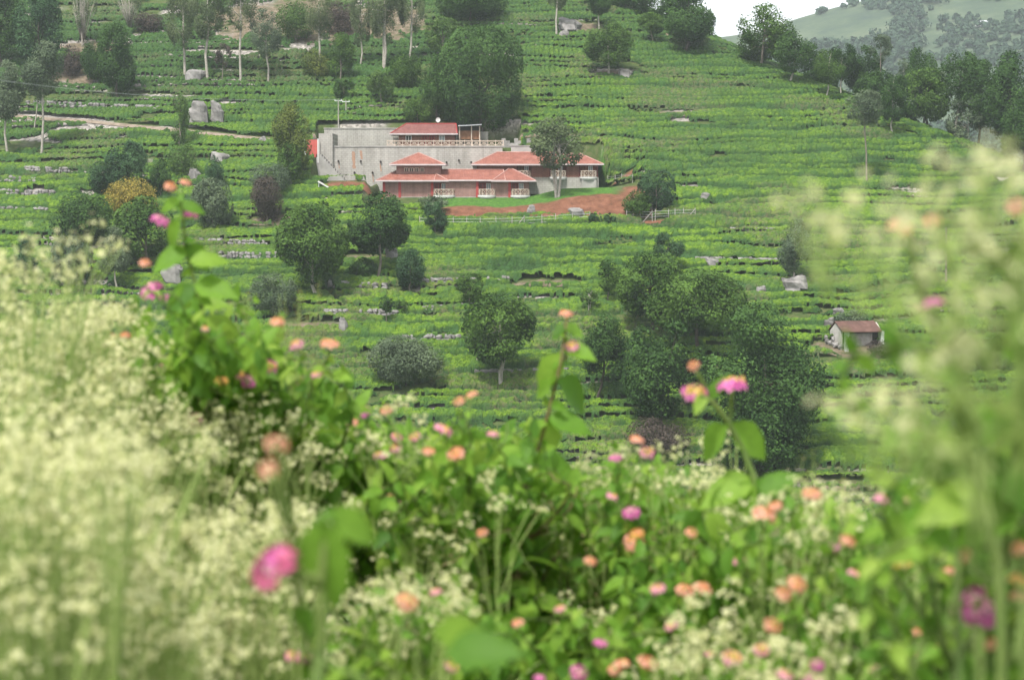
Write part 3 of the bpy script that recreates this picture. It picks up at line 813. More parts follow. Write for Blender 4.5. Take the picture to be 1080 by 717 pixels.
# ---- tile roofed hut on the lower right
ph = hit(897, 367)
yh = ph.y; zh = ph.z
hut = thing('stone_hut', 'small whitewashed hut with a weathered red tile roof and open front', 'hut', ph)
x0, x1 = X(887, yh), X(934, yh)
zev = Zv(350, yh)
mb = MB(); t = .25
mb.box(x0, x0 + t, yh + .003, yh + 3.2, zh - .8, zev); mb.box(x1 - t, x1, yh + .003, yh + 3.2, zh - .8, zev); mb.box(x0 + t, x1 - t, yh + 2.9, yh + 3.2, zh - .8, zev)
for xx0 in (x0, x1 - t):
    mb.hexa([(xx0, yh + .01, zev), (xx0 + t, yh + .01, zev), (xx0 + t, yh + 3.19, zev), (xx0, yh + 3.19, zev)][:4], [(xx0, yh + 1.55, zev + 1.0), (xx0 + t, yh + 1.55, zev + 1.0), (xx0 + t, yh + 1.65, zev + 1.0), (xx0, yh + 1.65, zev + 1.0)])
mb.build('wall', mat_simple('old_whitewash', (.36, .34, .31), (.6, .57, .53), .9, .95, .4, 3), hut)
for u0, u1 in ((890, 894.5), (931, 934.5)):
    mb = MB(); mb.box(X(u0, yh), X(u1, yh), yh - .55, yh - .15, zh - .8, zev + .05); mb.build('pillar', M['white'], hut)
mb = MB(); mb.box(X(896, yh), X(924, yh), yh + .25, yh + .33, zh - .6, zev - .22); mb.build('door', mat_simple('grey_boards', (.22, .2, .18), (.4, .37, .335), 2, .9), hut)
mb = MB(); mb.box(x0 + t + .01, x1 - t - .01, yh + .45, yh + .6, zh - .7, zev - .02); mb.build('shade_sheet', M['dark'], hut)  # dark sheet added to paint the shade inside the open front
mb = MB(); e = .09; xl, xr = X(886, yh), X(931, yh)
A = [(xl, yh - .8, zev + .0), (xr, yh - .8, zev + .0), (xr, yh + 1.6, zev + 1.12), (xl, yh + 1.6, zev + 1.12)]
mb.hexa(A, [(a, b_, c_ + e) for a, b_, c_ in A])
A = [(xl, yh + 1.604, zev + 1.12), (xr, yh + 1.604, zev + 1.12), (xr, yh + 3.7, zev - .1), (xl, yh + 3.7, zev - .1)]
mb.hexa(A, [(a, b_, c_ + e) for a, b_, c_ in A])
mb.build('roof', M['tile_old'], hut)
hut.rotation_euler.z = math.radians(14)
# white house on the far hill
yy_ = 1080.; xx_ = X(1031, yy_); zz_ = float(far_h(np.array([xx_]), np.array([yy_]))[0]); zz_ = max(zz_, Zv(21, yy_) - 4)
fh = thing('white_house', 'tiny white house high on the hazy far hill', 'house', (xx_, yy_, zz_))
mb = MB(); mb.box(xx_ - 3, xx_ + 3, yy_, yy_ + 4, zz_ - 3, zz_ + 2.4); mb.build('wall', M['white'], fh)
mb = MB(); mb.hexa([(xx_ - 3.3, yy_ - .3, zz_ + 2.403), (xx_ + 3.3, yy_ - .3, zz_ + 2.403), (xx_ + 3.3, yy_ + 4.3, zz_ + 2.403), (xx_ - 3.3, yy_ + 4.3, zz_ + 2.403)],
                   [(xx_ - 2.7, yy_ + 1.9, zz_ + 3.4), (xx_ + 2.7, yy_ + 1.9, zz_ + 3.4), (xx_ + 2.7, yy_ + 2.1, zz_ + 3.4), (xx_ - 2.7, yy_ + 2.1, zz_ + 3.4)]); mb.build('roof', M['steel'], fh)

# ------------------------------------------------------------------ boulders and dry stone terrace walls
M['rock'] = mat_simple('granite', (.10, .095, .09), (.31, .295, .28), .8, .9, .7, 2.5)
M['rock_dark'] = mat_simple('granite_dark', (.10, .095, .09), (.26, .25, .235), .8, .9, .7, 2.5)
def rock_mb(mb, c, rx, ry, rz, seed, n=9, m_=14):
    rr = np.random.default_rng(seed); ph = rr.uniform(0, 6, 8)
    base = len(mb.v)
    for i in range(n + 1):
        th = math.pi * i / n
        for j in range(m_):
            q = 2 * math.pi * j / m_
            d = np.array([math.sin(th) * math.cos(q), math.sin(th) * math.sin(q), math.cos(th)])
            s = 1 + .16 * math.sin(3.1 * d[0] + ph[0] + 2 * d[2]) + .12 * math.sin(4.7 * d[1] + ph[1]) + .1 * math.sin(6.3 * d[2] + ph[2] + 3 * d[0]) + rr.uniform(-.1, .1) * (0 < i < n)
            sx = np.sign(d) * np.abs(d) ** .68
            mb.v.append((c[0] + sx[0] * rx * s, c[1] + sx[1] * ry * s, c[2] + sx[2] * rz * s))
    for i in range(n):
        for j in range(m_):
            j2 = (j + 1) % m_
            mb.f.append((base + i * m_ + j, base + (i + 1) * m_ + j, base + (i + 1) * m_ + j2, base + i * m_ + j2)); mb.m.append(0)
ROCKS = [  # u, v of base, width px, height px, material, label
 (206, 86, 18, 13, 'rock', 'pale angular boulder below the slim pale trunks, above the dirt path'),
 (209, 131, 19, 21, 'rock', 'tall grey boulder on the dirt path, left of a twin boulder'),
 (229, 129, 13, 20, 'rock', 'narrow grey boulder on the dirt path, right of a tall grey one'),
 (232, 171, 18, 10, 'rock', 'low pale boulder lying in tea terraces below the path, left of the grey walls'),
 (204, 190, 13, 11, 'rock', 'pale boulder above the grey green bush, among dark shrubs'),
 (277, 153, 8, 8, 'rock', 'small grey boulder just left of the light green tree beside the houses'),
 (329, 70, 12, 10, 'rock', 'pale rock on the upper slope, just left of the round dark tree above the poles'),
 (601, 34, 24, 13, 'rock', 'broad grey boulder near the top of the slope, beside a white trunk'),
 (595, 41, 9, 8, 'rock', 'small round stone just below the broad boulder by the white trunk'),
 (660, 82, 14, 9, 'rock_dark', 'dark stones at the foot of the round tree on the upper slope'),
 (724, 49, 16, 9, 'rock', 'weathered rock beside the crest of the tea slope, under the tall dark tree'),
 (560, 226, 8, 8, 'rock', 'brown boulder half sunk in the red earth bank'),
 (608, 229, 18, 9, 'rock', 'pale broken rock at the right end of the red earth bank'),
 (751, 281, 13, 8, 'rock', 'pale flat rock in the tea right of the dark tree clump'),
 (838, 306, 24, 15, 'rock', 'flared grey rock at the foot of the grey twisted tree'),
 (803, 310, 9, 8, 'rock_dark', 'small leaning stone in tea rows left of the twisted tree'),
 (884, 333, 13, 8, 'rock_dark', 'bluish boulder behind the small hut'),
 (876, 344, 11, 8, 'rock_dark', 'dark boulder beside the left wall of the small hut'),
 (182, 299, 24, 20, 'rock_dark', 'dark purple grey boulder behind the tall pink flower stem'),
 (362, 352, 10, 15, 'rock', 'upright grey stone in the tea below the two round dark trees'),
 (413, 275, 14, 14, 'rock', 'white patched boulder beside the trunk of the right round dark tree'),
 (743, 211, 9, 7, 'rock_dark', 'small dark stone in the tea, well right of the red bank'),
 (138, 78, 9, 10, 'rock', 'pale stone in scrub beside the dark tree on the upper left'),
]
for k, (u, v, w, hh, mt, lab) in enumerate(ROCKS):
    p = hit(u, v); s = p.y / FPX
    mb = MB(); rock_mb(mb, (p.x, p.y, p.z + hh * s * .34), w * s * .52, w * s * .45, hh * s * .66, 500 + k)
    tag(mb.build('boulder', M[mt], smooth=False), lab, 'boulder', 'boulders on the tea slope')
SWALLS = [  # u0, v0, u1, v1, height m, label
 (428, 302, 540, 299, .9, 'rubble stone terrace wall right below the small dark tree, level with two round trees'),
 (345, 303, 405, 306, .8, 'rubble stone terrace wall at the feet of the two round dark trees'),
 (340, 334, 420, 335, .9, 'rubble terrace wall behind the small lollipop tree in the lower tea'),
 (405, 331, 500, 326, .7, 'thin rubble terrace wall left of the leafy tree with the forked pale trunk'),
 (425, 361, 495, 362, .9, 'rubble terrace wall running behind the grey green dome shrub'),
 (500, 398, 595, 396, .8, 'rubble terrace wall at the foot of the leafy tree with forked trunk'),
 (-10, 192, 38, 194, .9, 'grey rubble terrace wall, uppermost of those at the left edge'),
 (18, 181, 72, 183, .8, 'grey rubble terrace wall below the two slender trees on the left'),
 (-10, 206, 55, 208, .9, 'grey rubble terrace wall second down at the left edge'),
 (-10, 224, 50, 226, .8, 'grey rubble terrace wall left of the dark spreading bush'),
 (190, 258, 280, 260, .8, 'rubble terrace wall just below the grey green bush and purple shrub'),
 (230, 273, 300, 274, .9, 'rubble terrace wall left of the trunk of the big round tree'),
 (28, 112, 165, 118, .9, 'long pale rubble wall on the uphill side of the dirt path'),
 (770, 245, 850, 246, .6, 'low rubble wall in tea left of the white flower spray'),
 (730, 277, 830, 279, .7, 'rubble terrace wall beside the pale flat rock, left of twisted tree'),
 (870, 362, 888, 368, 1.0, 'heap like rubble wall at the left corner of the small hut'),
]
for k, (u0, v0, u1, v1, hh, lab) in enumerate(SWALLS):
    a, b_ = hit(u0, v0), hit(u1, v1); L = (b_ - a).length; rr = random.Random(900 + k)
    mb = MB(); s = 0
    while s < L:
        w = rr.uniform(.35, .9); f = (s + w / 2) / L; s += w * .85
        if rr.random() < .1: continue
        x_, y_ = a.x + (b_.x - a.x) * f, a.y + (b_.y - a.y) * f + rr.uniform(-.2, .2)
        z_ = a.z + (b_.z - a.z) * f
        for lev in range(2):
            if lev and rr.random() < .25: continue
            h1 = hh * rr.uniform(.42, .62)
            rock_mb(mb, (x_ + rr.uniform(-.1, .1), y_ + .15 * lev, z_ + .12 + lev * hh * .5 + h1 * .3), w * .55, .4, h1 * .6, rr.randint(0, 99999), 4, 6)
    tag(mb.build('terrace_wall', M['rock']), lab, 'stone wall', 'dry stone terrace walls')
#@@TREES
# ------------------------------------------------------------------ trees and shrubs of the slope
def crown_mesh(rng, c, w, h, n, style, leaf):
    """leaf clumps spread through lobes of an uneven crown; c centre, w width, h height"""
    K = {'dome': 13, 'lobed': 20, 'tall': 12, 'airy': 20, 'bush': 9, 'cone': 12, 'flat': 12}[style]
    lob, rad = [], []
    for k in range(K):
        d = rng.normal(size=3); d /= np.linalg.norm(d)
        if style == 'dome': p = d * rng.uniform(.4, .68); p[2] = p[2] * .8 + .05; r = rng.uniform(.26, .44)
        elif style == 'bush': p = d * rng.uniform(.35, .6); p[2] = abs(p[2]) * .9 - .45; r = rng.uniform(.36, .52)
        elif style == 'lobed': p = d * rng.uniform(.45, .8); r = rng.uniform(.15, .42)
        elif style == 'flat': p = d * rng.uniform(.45, .75); p[2] = p[2] * .6 + .2; r = rng.uniform(.22, .4)
        elif style == 'airy': p = d * rng.uniform(.4, .85); r = rng.uniform(.13, .27)
        elif style == 'tall':
            p = np.array([d[0] * .5, d[1] * .5, -.75 + 1.5 * (k + .5) / K]); r = rng.uniform(.26, .42)
        else:
            f = (k + .3) / K; p = np.array([d[0] * .62 * (1 - f), d[1] * .62 * (1 - f), -.72 + 1.5 * f]); r = rng.uniform(.3, .42) * (1.05 - .6 * f)
        lob.append(p); rad.append(r)
    lob = np.array(lob); rad = np.array(rad)
    pr = rad ** 2 / (rad ** 2).sum()
    ncl = int(np.clip(n // (14 if style != 'airy' else 9), 20, 1100))
    li = rng.choice(K, ncl, p=pr)
    d = rng.normal(size=(ncl, 3)); d /= np.linalg.norm(d, axis=1, keepdims=True)
    cc = lob[li] + d * (rad[li] * np.where(d[:, 2] > -.25, rng.uniform(.7, 1.1, ncl), rng.uniform(.35, .9, ncl)))[:, None]
    ci = rng.integers(0, ncl, n)
    spread = {'airy': .085, 'dome': .065}.get(style, .085)
    pos = cc[ci] + rng.normal(size=(n, 3)) * spread * np.array([1, 1, .75])
    lo, hi = np.percentile(pos, 1.5, axis=0), np.percentile(pos, 98.5, axis=0)
    mid_, hs_ = (lo + hi) / 2, (hi - lo) / 2 + 1e-6
    pos = (pos - mid_) / hs_; lob = (lob - mid_) / hs_
    rr_ = np.linalg.norm(pos, axis=1, keepdims=True)
    pos = np.where(rr_ > 1, pos / rr_ * (1 + (.32 if style == 'dome' else .45) * (rr_ - 1)), pos)
    nrm = d[ci] * 1.1 + rng.normal(size=(n, 3)) * .42 + np.array([0, 0, .3])
    tone = np.clip(.5 * rng.random(K)[li] + .22 * rng.random(ncl) - .06 + .1 * d[:, 2], 0, .7)[ci]
    scl = np.array([w / 2, w / 2, h / 2])
    size = leaf * rng.uniform(.5, 1.6, n)
    V, F = leaf_quads(np.array(c) + pos * scl, nrm / scl * min(w, h) / 2, size, rng)
    return V, F, np.repeat(tone, 4), [tuple(np.array(c) + p * scl) for p in lob]

def plant(name, label, cat, u0, u1, v0, v1, ub, vb, leafm, style, bark, dens=1.0, dist=None, stems=1, bare=False):
    """crown bounds u0..u1, v0..v1 and trunk base (ub, vb) as seen in the photograph, set on the slope"""
    seed = int(abs(u0 * 7 + v0 * 13 + ub * 31)) % 100003
    rng = np.random.default_rng(seed)
    b = hit(ub, vb) if dist is None else Vector(P(ub, vb, dist))
    if dist is not None: b.z = float(ground(np.array([b.x]), np.array([b.y]))[0][0])
    s = b.y / FPX
    w, hh = (u1 - u0) * s, (v1 - v0) * s
    pc = P((u0 + u1) / 2, (v0 + v1) / 2, b.y)
    t = thing(name, label, cat, b, 'trees and shrubs of the tea slope')
    leaf = min(.155, max(.095, .019 * min(w, hh))) * (.8 if style == 'airy' else 1)
    area = (u1 - u0) * (v1 - v0) * .78
    n = int(np.clip(dens * (3.4 if style != 'airy' else 1.15) * area * (s * s) / (leaf * leaf), 500, 30000))
    V, F, tone, lobes = crown_mesh(rng, pc, w * .92, hh * .96, n, style, leaf)
    V = V - np.array(b)
    mats = M[leafm]
    mesh_obj('foliage' if cat == 'shrub' else 'crown', V, F, mats, t, attrs={'clump': tone})
    mb = MB()
    r0 = max(.07, min(.3, .0125 * (w + hh)))
    if cat == 'shrub': r0 *= .6
    top = Vector(pc) + Vector((0, 0, hh * (.12 if style not in ('tall', 'cone') else .38)))
    low = Vector(pc) - Vector((0, 0, hh * .36))
    for q in range(stems):
        o_ = Vector((rng.uniform(-.5, .5), rng.uniform(-.4, .4), 0)) * (0 if stems == 1 else 1.0)
        lowq = low + o_ * 1.6
        wob = Vector((rng.uniform(-.12, .12) * hh * .3, rng.uniform(-.1, .1) * hh * .3, 0))
        mb.tube([b + o_ * .4 - Vector((0, 0, .6)), b + o_ * .5 + Vector((0, 0, .3)), (b + lowq) / 2 + wob, lowq, (lowq + top) / 2 + wob * .5, top], [r0 * 1.45, r0 * 1.05, r0 * .9, r0 * .8, r0 * .55, r0 * .2], 8)
        for i in rng.choice(len(lobes), min(7, len(lobes)), replace=False):
            e = Vector(lobes[i]); st = lowq.lerp(top, float(rng.uniform(.05, .75)))
            if style in ('tall', 'cone', 'airy'): st = lowq.lerp(top, float(np.clip((e.z - lowq.z) / max(.1, top.z - lowq.z) - .15, .02, .95)))
            md = (st + e) / 2 + Vector((0, 0, .06 * hh))
            mb.tube([st, md, e], [r0 * .42, r0 * .3, r0 * .1], 5)
    if bare:
        for q in range(60):
            d = rng.normal(size=3); d[2] = abs(d[2]) + .3; d /= np.linalg.norm(d)
            e = Vector(pc) + Vector((d[0] * w * .5, d[1] * w * .5, (d[2] - .45) * hh * .55))
            mb.tube([b + Vector((0, 0, .2)), (b + e) / 2 + Vector((rng.uniform(-.2, .2), 0, .2)), e], [.045, .03, .012], 3)
    mb.build('trunk' if cat == 'tree' else 'stem', M[bark], t, smooth=True)
    return t

T, S = 'tree', 'shrub'
PL = [
 # ---- along the crest and the right flank
 ('broadleaf_tree', 'tall spreading dark tree standing highest on the crest against the pale sky', T, 776, 838, 6, 64, 803, 72, 'leaf_mid', 'lobed', 'bark_grey', 1.0, None, 2),
 ('broadleaf_tree', 'round dark tree on the crest, just downhill of the tallest crest tree', T, 815, 863, 33, 77, 833, 90, 'leaf_dark', 'dome', 'bark_pale', 1.0),
 ('broadleaf_tree', 'small crest tree with a curved pale trunk, third down from the sky', T, 858, 890, 52, 88, 871, 106, 'leaf_mid', 'lobed', 'bark_pale', 1.0),
 ('broadleaf_tree', 'dark crest tree with a straight pale trunk beside the curved one', T, 874, 903, 47, 84, 887, 102, 'leaf_dark', 'lobed', 'bark_pale', 1.0),
 ('broadleaf_tree', 'dense dark tree behind the crest, left of the thin tall tree', T, 890, 930, 50, 98, 908, 112, 'leaf_dark', 'lobed', 'bark_grey', 1.1, 318),
 ('slender_tree', 'thin tall tree rising above its neighbours behind the crest, small tuft on top', T, 917, 941, 36, 66, 927, 118, 'leaf_grey', 'airy', 'bark_grey', 1.6, 312),
 ('broadleaf_tree', 'dark oval tree with a thick pale trunk on the right flank', T, 926, 958, 79, 128, 941, 144, 'leaf_dark', 'tall', 'bark_pale', 1.0),
 ('broadleaf_tree', 'tall dark tree right of the dark oval one on the right flank', T, 955, 990, 51, 119, 974, 134, 'leaf_dark', 'lobed', 'bark_grey', 1.0),
 ('slender_tree', 'lone pale green tree with a long thin trunk standing in open tea', T, 892, 931, 95, 132, 914, 196, 'leaf_silver', 'lobed', 'bark_grey', 1.0),
 ('broadleaf_tree', 'tall ragged tree with pale limbs behind the grey green shrub on the right flank', T, 988, 1036, 55, 116, 1006, 134, 'leaf_dark', 'lobed', 'bark_pale', .8),
 ('grey_shrub', 'ragged grey green shrub tree at the right edge of the open tea', S, 998, 1045, 102, 150, 1018, 152, 'leaf_silver', 'lobed', 'bark_pale', .75),
 ('broadleaf_tree', 'big dark tree cut by the right edge of the view, upper of two', T, 1036, 1096, 57, 150, 1062, 168, 'leaf_dark', 'lobed', 'bark_dark', 1.1),
 ('broadleaf_tree', 'low dark tree at the right edge under the big dark one', T, 1056, 1104, 96, 172, 1078, 184, 'leaf_dark', 'lobed', 'bark_dark', 1.0),
 ('young_shrub', 'small dark shrub alone in tea below the right flank trees', S, 981, 1003, 155, 181, 992, 184, 'leaf_blue', 'lobed', 'bark_grey', .8),
 ('slender_tree', 'thin light tree between the dark tall tree and the ragged tree on the crest', T, 944, 962, 62, 92, 952, 122, 'leaf_grey', 'airy', 'bark_pale', 1.4, 314),
 ('broadleaf_tree', 'dark tree low behind the crest, between the curved trunk tree and the dense dark tree', T, 846, 884, 62, 108, 864, 116, 'leaf_dark', 'lobed', 'bark_dark', 1.1, 322),
 ('broadleaf_tree', 'dark rounded tree behind the dark oval tree on the right flank', T, 900, 946, 74, 124, 922, 132, 'leaf_dark', 'lobed', 'bark_dark', 1.1, 312),
 ('broadleaf_tree', 'mid green tree filling the gap behind the tall dark tree on the right flank', T, 948, 1004, 72, 128, 978, 136, 'leaf_mid', 'lobed', 'bark_dark', 1.1, 306),
 ('broadleaf_tree', 'shadowy tree behind the ragged tree with pale limbs', T, 1012, 1056, 62, 130, 1032, 140, 'leaf_dark', 'lobed', 'bark_dark', 1.1, 302),
 # ---- top of the slope, centre and right
 ('conifer_tree', 'tall dark layered tree at the top centre, left of the pale sky gap', T, 698, 751, -40, 46, 722, 58, 'leaf_dark', 'cone', 'bark_dark', 1.25),
 ('broadleaf_tree', 'small round clipped looking tree near the top of the tea slope', T, 672, 701, 13, 37, 690, 48, 'leaf_mid', 'dome', 'bark_grey', 1.0),
 ('broadleaf_tree', 'dark tree touching the top edge, above the small round tree', T, 617, 646, -24, 16, 632, 33, 'leaf_dark', 'dome', 'bark_pale', 1.1),
 ('broadleaf_tree', 'rounded olive dark tree with a pale trunk over dark stones, upper slope', T, 615, 668, 25, 69, 642, 81, 'leaf_mid', 'lobed', 'bark_pale', 1.0),
 ('slender_tree', 'white trunked slender tree beside the broad boulder near the top', T, 574, 602, -50, 10, 587, 40, 'leaf_wispy', 'airy', 'bark_pale', 1.5),
 ('crest_shrub', 'grey brown scrub on the crest below the tall layered tree', S, 708, 748, 26, 52, 728, 53, 'leaf_wispy', 'bush', 'bark_grey', .8),
 ('dark_shrub', 'broad dark thicket along the top edge above the giant tree', S, 458, 535, -22, 22, 497, 26, 'leaf_dark', 'bush', 'bark_dark', 1.2),
 ('dark_shrub', 'dark thicket at the top edge, right of the white trunked tree', S, 640, 680, -20, 8, 660, 12, 'leaf_dark', 'bush', 'bark_dark', 1.1),
 ('broadleaf_tree', 'dark tree behind the small round tree at the top edge, left of the layered tree', T, 655, 706, -40, 18, 684, 40, 'leaf_dark', 'lobed', 'bark_dark', 1.1, 352),
 ('broadleaf_tree', 'dark tree rising behind the crest just right of the layered tree', T, 728, 756, 8, 52, 742, 60, 'leaf_dark', 'lobed', 'bark_dark', 1.0, 345),
 # ---- big tree and wooded slope behind the houses
 ('giant_tree', 'giant dark spreading tree directly behind the upper house and timber shed', T, 458, 555, 26, 138, 512, 150, 'leaf_dark', 'dome', 'bark_dark', 1.25),
 ('broadleaf_tree', 'low dark lobe of tree at the left foot of the giant tree', T, 442, 480, 58, 118, 461, 130, 'leaf_dark', 'lobed', 'bark_dark', .9),
 ('broadleaf_tree', 'small light topped tree rising just left of the giant tree crown', T, 448, 486, 18, 56, 466, 72, 'leaf_light', 'lobed', 'bark_grey', .9),
 ('broadleaf_tree', 'upright dark green tree on the wooded slope above the two poles', T, 345, 374, 35, 80, 359, 88, 'leaf_mid', 'tall', 'bark_grey', 1.0),
 ('broadleaf_tree', 'small light green tree standing in tea right of the poles', T, 386, 417, 75, 103, 404, 112, 'leaf_light', 'lobed', 'bark_grey', 1.0),
 ('round_shrub', 'dark round shrub behind the tops of the two poles', S, 351, 374, 82, 105, 363, 107, 'leaf_dark', 'dome', 'bark_grey', 1.0),
 ('slender_tree', 'wispy tall tree with two thin pale trunks, right part of the wooded slope', T, 388, 424, -40, 44, 405, 76, 'leaf_wispy', 'airy', 'bark_pale', 1.6, None, 2),
 ('slender_tree', 'wispy tall tree with one straight pale trunk near the dark thicket', T, 418, 450, -40, 36, 431, 72, 'leaf_wispy', 'airy', 'bark_pale', 1.6),
 ('slender_tree', 'wispy grey tree over the brown scrub, left of the upright dark tree', T, 320, 352, -30, 40, 337, 72, 'leaf_wispy', 'airy', 'bark_pale', 1.3),
 ('slender_tree', 'thin wispy tree with a faint trunk between upright dark tree and paired trunks', T, 369, 392, -10, 48, 380, 72, 'leaf_wispy', 'airy', 'bark_pale', 1.4),
 ('slender_tree', 'tall wispy tree with the whitest forked trunk on the upper left slope', T, 199, 240, -40, 42, 219, 86, 'leaf_wispy', 'airy', 'bark_pale', 1.7),
 ('slender_tree', 'tall wispy tree with a grey trunk, leftmost of the slim upper left grove', T, 174, 212, -30, 50, 195, 81, 'leaf_wispy', 'airy', 'bark_pale', 1.5),
 ('slender_tree', 'tall wispy tree with a long straight trunk, centre of the slim upper left grove', T, 236, 272, -40, 30, 254, 88, 'leaf_wispy', 'airy', 'bark_pale', 1.6),
 ('slender_tree', 'low leafy slim tree, rightmost of the upper left grove', T, 262, 298, 10, 62, 283, 89, 'leaf_grey', 'airy', 'bark_pale', 1.6),
 ('slender_tree', 'short thin reddish sapling below the whitest forked trunk', T, 226, 244, 46, 72, 234, 88, 'leaf_brown', 'airy', 'bark_grey', 1.2),
 ('bare_tree', 'bare white trunk tree in brown scrub at the top left', T, 76, 102, -30, 30, 87, 48, 'leaf_wispy', 'airy', 'bark_pale', .6, None, 1, True),
 ('bare_tree', 'pale bare tree with purplish twigs at the top, right of the scrub', T, 122, 150, -20, 22, 137, 33, 'leaf_wispy', 'airy', 'bark_pale', .7, None, 1, True),
 ('brown_shrub', 'purple brown shrub among tea below the pale bare tree', S, 141, 174, 14, 34, 157, 36, 'leaf_brown', 'bush', 'bark_grey', .9),
 ('brown_shrub', 'brown scrub bush left of the dark double tree on the upper left', S, 62, 88, 48, 80, 75, 82, 'leaf_brown', 'bush', 'bark_grey', .7),
 ('wild_shrub', 'purplish bush on the grassy top slope near the wispy grey tree', S, 340, 378, 2, 34, 358, 36, 'leaf_brown', 'bush', 'bark_grey', .7),
 ('wild_shrub', 'light green scrub sprawling over the top slope, right of the slim grove', S, 290, 334, 2, 40, 312, 44, 'leaf_light', 'bush', 'bark_grey', .9),
 ('wild_shrub', 'yellow green scrub under the wispy grey tree', S, 316, 350, 52, 82, 332, 84, 'leaf_yellow', 'bush', 'bark_grey', .7),
 ('wild_shrub', 'dark scrub below the paired pale trunks, left of the giant tree', S, 410, 446, 56, 92, 430, 95, 'leaf_mid', 'bush', 'bark_grey', .9),
 ('wild_shrub', 'green scrub between the small light tree and the giant tree foot', S, 425, 456, 100, 130, 440, 132, 'leaf_mid', 'bush', 'bark_grey', .8),
 # ---- left side
 ('broadleaf_tree', 'tall dark tree in the top left corner, cut by the left edge', T, -30, 26, -30, 58, 4, 74, 'leaf_dark', 'lobed', 'bark_dark', 1.1),
 ('broadleaf_tree', 'big blue green tree at the top left, behind the slender light tree', T, 16, 66, -12, 66, 42, 86, 'leaf_blue', 'lobed', 'bark_dark', 1.15),
 ('broadleaf_tree', 'dense dark column of a tree on the upper left, over a darker bush', T, 102, 144, 24, 96, 124, 106, 'leaf_dark', 'tall', 'bark_dark', 1.25),
 ('dark_shrub', 'blackish bush leaning against the left of the dense dark column tree', S, 84, 112, 46, 84, 99, 88, 'leaf_dark', 'bush', 'bark_dark', 1.1),
 ('slender_tree', 'slender light green tree with a long pale trunk on the far left', T, 22, 66, 44, 102, 44, 164, 'leaf_silver', 'cone', 'bark_pale', 1.1),
 ('slender_tree', 'slender light green tree cut by the left edge, beside its twin', T, -14, 26, 66, 126, 8, 165, 'leaf_silver', 'cone', 'bark_pale', 1.1),
 ('slender_tree', 'second thin pale trunk with a small crown, tight beside the slender left tree', T, 30, 50, 70, 108, 36, 140, 'leaf_grey', 'airy', 'bark_pale', 1.0),
 ('slender_tree', 'narrow light green sapling standing in front of the dirt path boulder', T, 180, 200, 97, 152, 190, 158, 'leaf_light', 'tall', 'bark_grey', .6),
 ('broadleaf_tree', 'yellow green tree at the left end of the grey walls', T, 287, 329, 110, 182, 306, 192, 'leaf_yellow', 'lobed', 'bark_grey', 1.0),
 ('broadleaf_tree', 'dense blue green round tree left of centre on the left slope', T, 110, 157, 148, 204, 132, 212, 'leaf_blue', 'dome', 'bark_dark', 1.2),
 ('round_shrub', 'low blue green bush joined to the left side of the round blue tree', S, 93, 122, 170, 205, 107, 207, 'leaf_blue', 'bush', 'bark_dark', 1.0),
 ('flowering_shrub', 'shrub with golden yellow flower tops on the left slope', S, 110, 166, 188, 228, 138, 232, 'blossom_gold', 'bush', 'bark_grey', .8),
 ('dark_shrub', 'wide dark spreading bush left of the golden flowering shrub', S, 55, 120, 203, 258, 88, 262, 'leaf_dark', 'bush', 'bark_dark', 1.2),
 ('broadleaf_tree', 'bright mid green bushy tree below the golden flowering shrub', T, 118, 188, 208, 274, 152, 284, 'leaf_mid', 'dome', 'bark_grey', 1.2),
 ('grey_shrub', 'grey green domed bush right of the pink topped flower stem', S, 200, 247, 188, 240, 224, 243, 'leaf_silver', 'dome', 'bark_grey', 1.2),
 ('brown_shrub', 'purple brown leafless looking bush on the slope left of the houses', S, 264, 298, 186, 232, 281, 235, 'leaf_brown', 'bush', 'bark_grey', 1.0),
 ('wild_shrub', 'dull green bush just above the purple brown bush', S, 262, 308, 172, 202, 288, 206, 'leaf_grey', 'bush', 'bark_grey', .8),
 ('round_shrub', 'dark bush in front of the yellow green tree by the walls', S, 292, 320, 150, 190, 307, 198, 'leaf_mid', 'dome', 'bark_grey', .9),
 ('wild_shrub', 'dark bushy scrub between pale boulder and blue round tree', S, 158, 182, 168, 206, 170, 208, 'leaf_dark', 'bush', 'bark_grey', .9),
 ('wild_shrub', 'dark upright shrub in tea, above the grey green domed bush', S, 216, 236, 166, 198, 226, 200, 'leaf_blue', 'bush', 'bark_grey', .9),
 ('wild_shrub', 'fresh light green shrub on the terrace below the sapling by the path', S, 176, 208, 152, 186, 192, 188, 'leaf_light', 'bush', 'bark_grey', .8),
 ('slender_tree', 'silvery young tree with a thin trunk above the cream blossoms', T, 102, 139, 240, 290, 124, 308, 'leaf_silver', 'cone', 'bark_pale', 1.0),
 ('grey_shrub', 'dull grey green tree left of the silvery young tree', S, 52, 98, 248, 300, 76, 306, 'leaf_grey', 'lobed', 'bark_grey', 1.0),
 ('slender_tree', 'small dark young tree at the far left above the cream blossoms', T, 14, 40, 248, 296, 28, 306, 'leaf_blue', 'lobed', 'bark_grey', 1.0),
 ('grey_shrub', 'silvery shrub partly hidden by lantana, left below the big round tree', S, 262, 314, 288, 330, 290, 333, 'leaf_silver', 'flat', 'bark_grey', 1.0),
 # ---- front of the houses and lower centre
 ('broadleaf_tree', 'big round dark tree below the left end of the houses', T, 290, 369, 214, 298, 333, 314, 'leaf_mid', 'dome', 'bark_pale', 1.45),
 ('broadleaf_tree', 'round dark tree in front of the brick house, right of its bigger twin', T, 365, 435, 204, 268, 399, 294, 'leaf_dark', 'dome', 'bark_grey', 1.4),
 ('broadleaf_tree', 'small dark shaggy tree right of the two round dark trees', T, 417, 449, 262, 304, 432, 308, 'leaf_blue', 'lobed', 'bark_grey', 1.0),
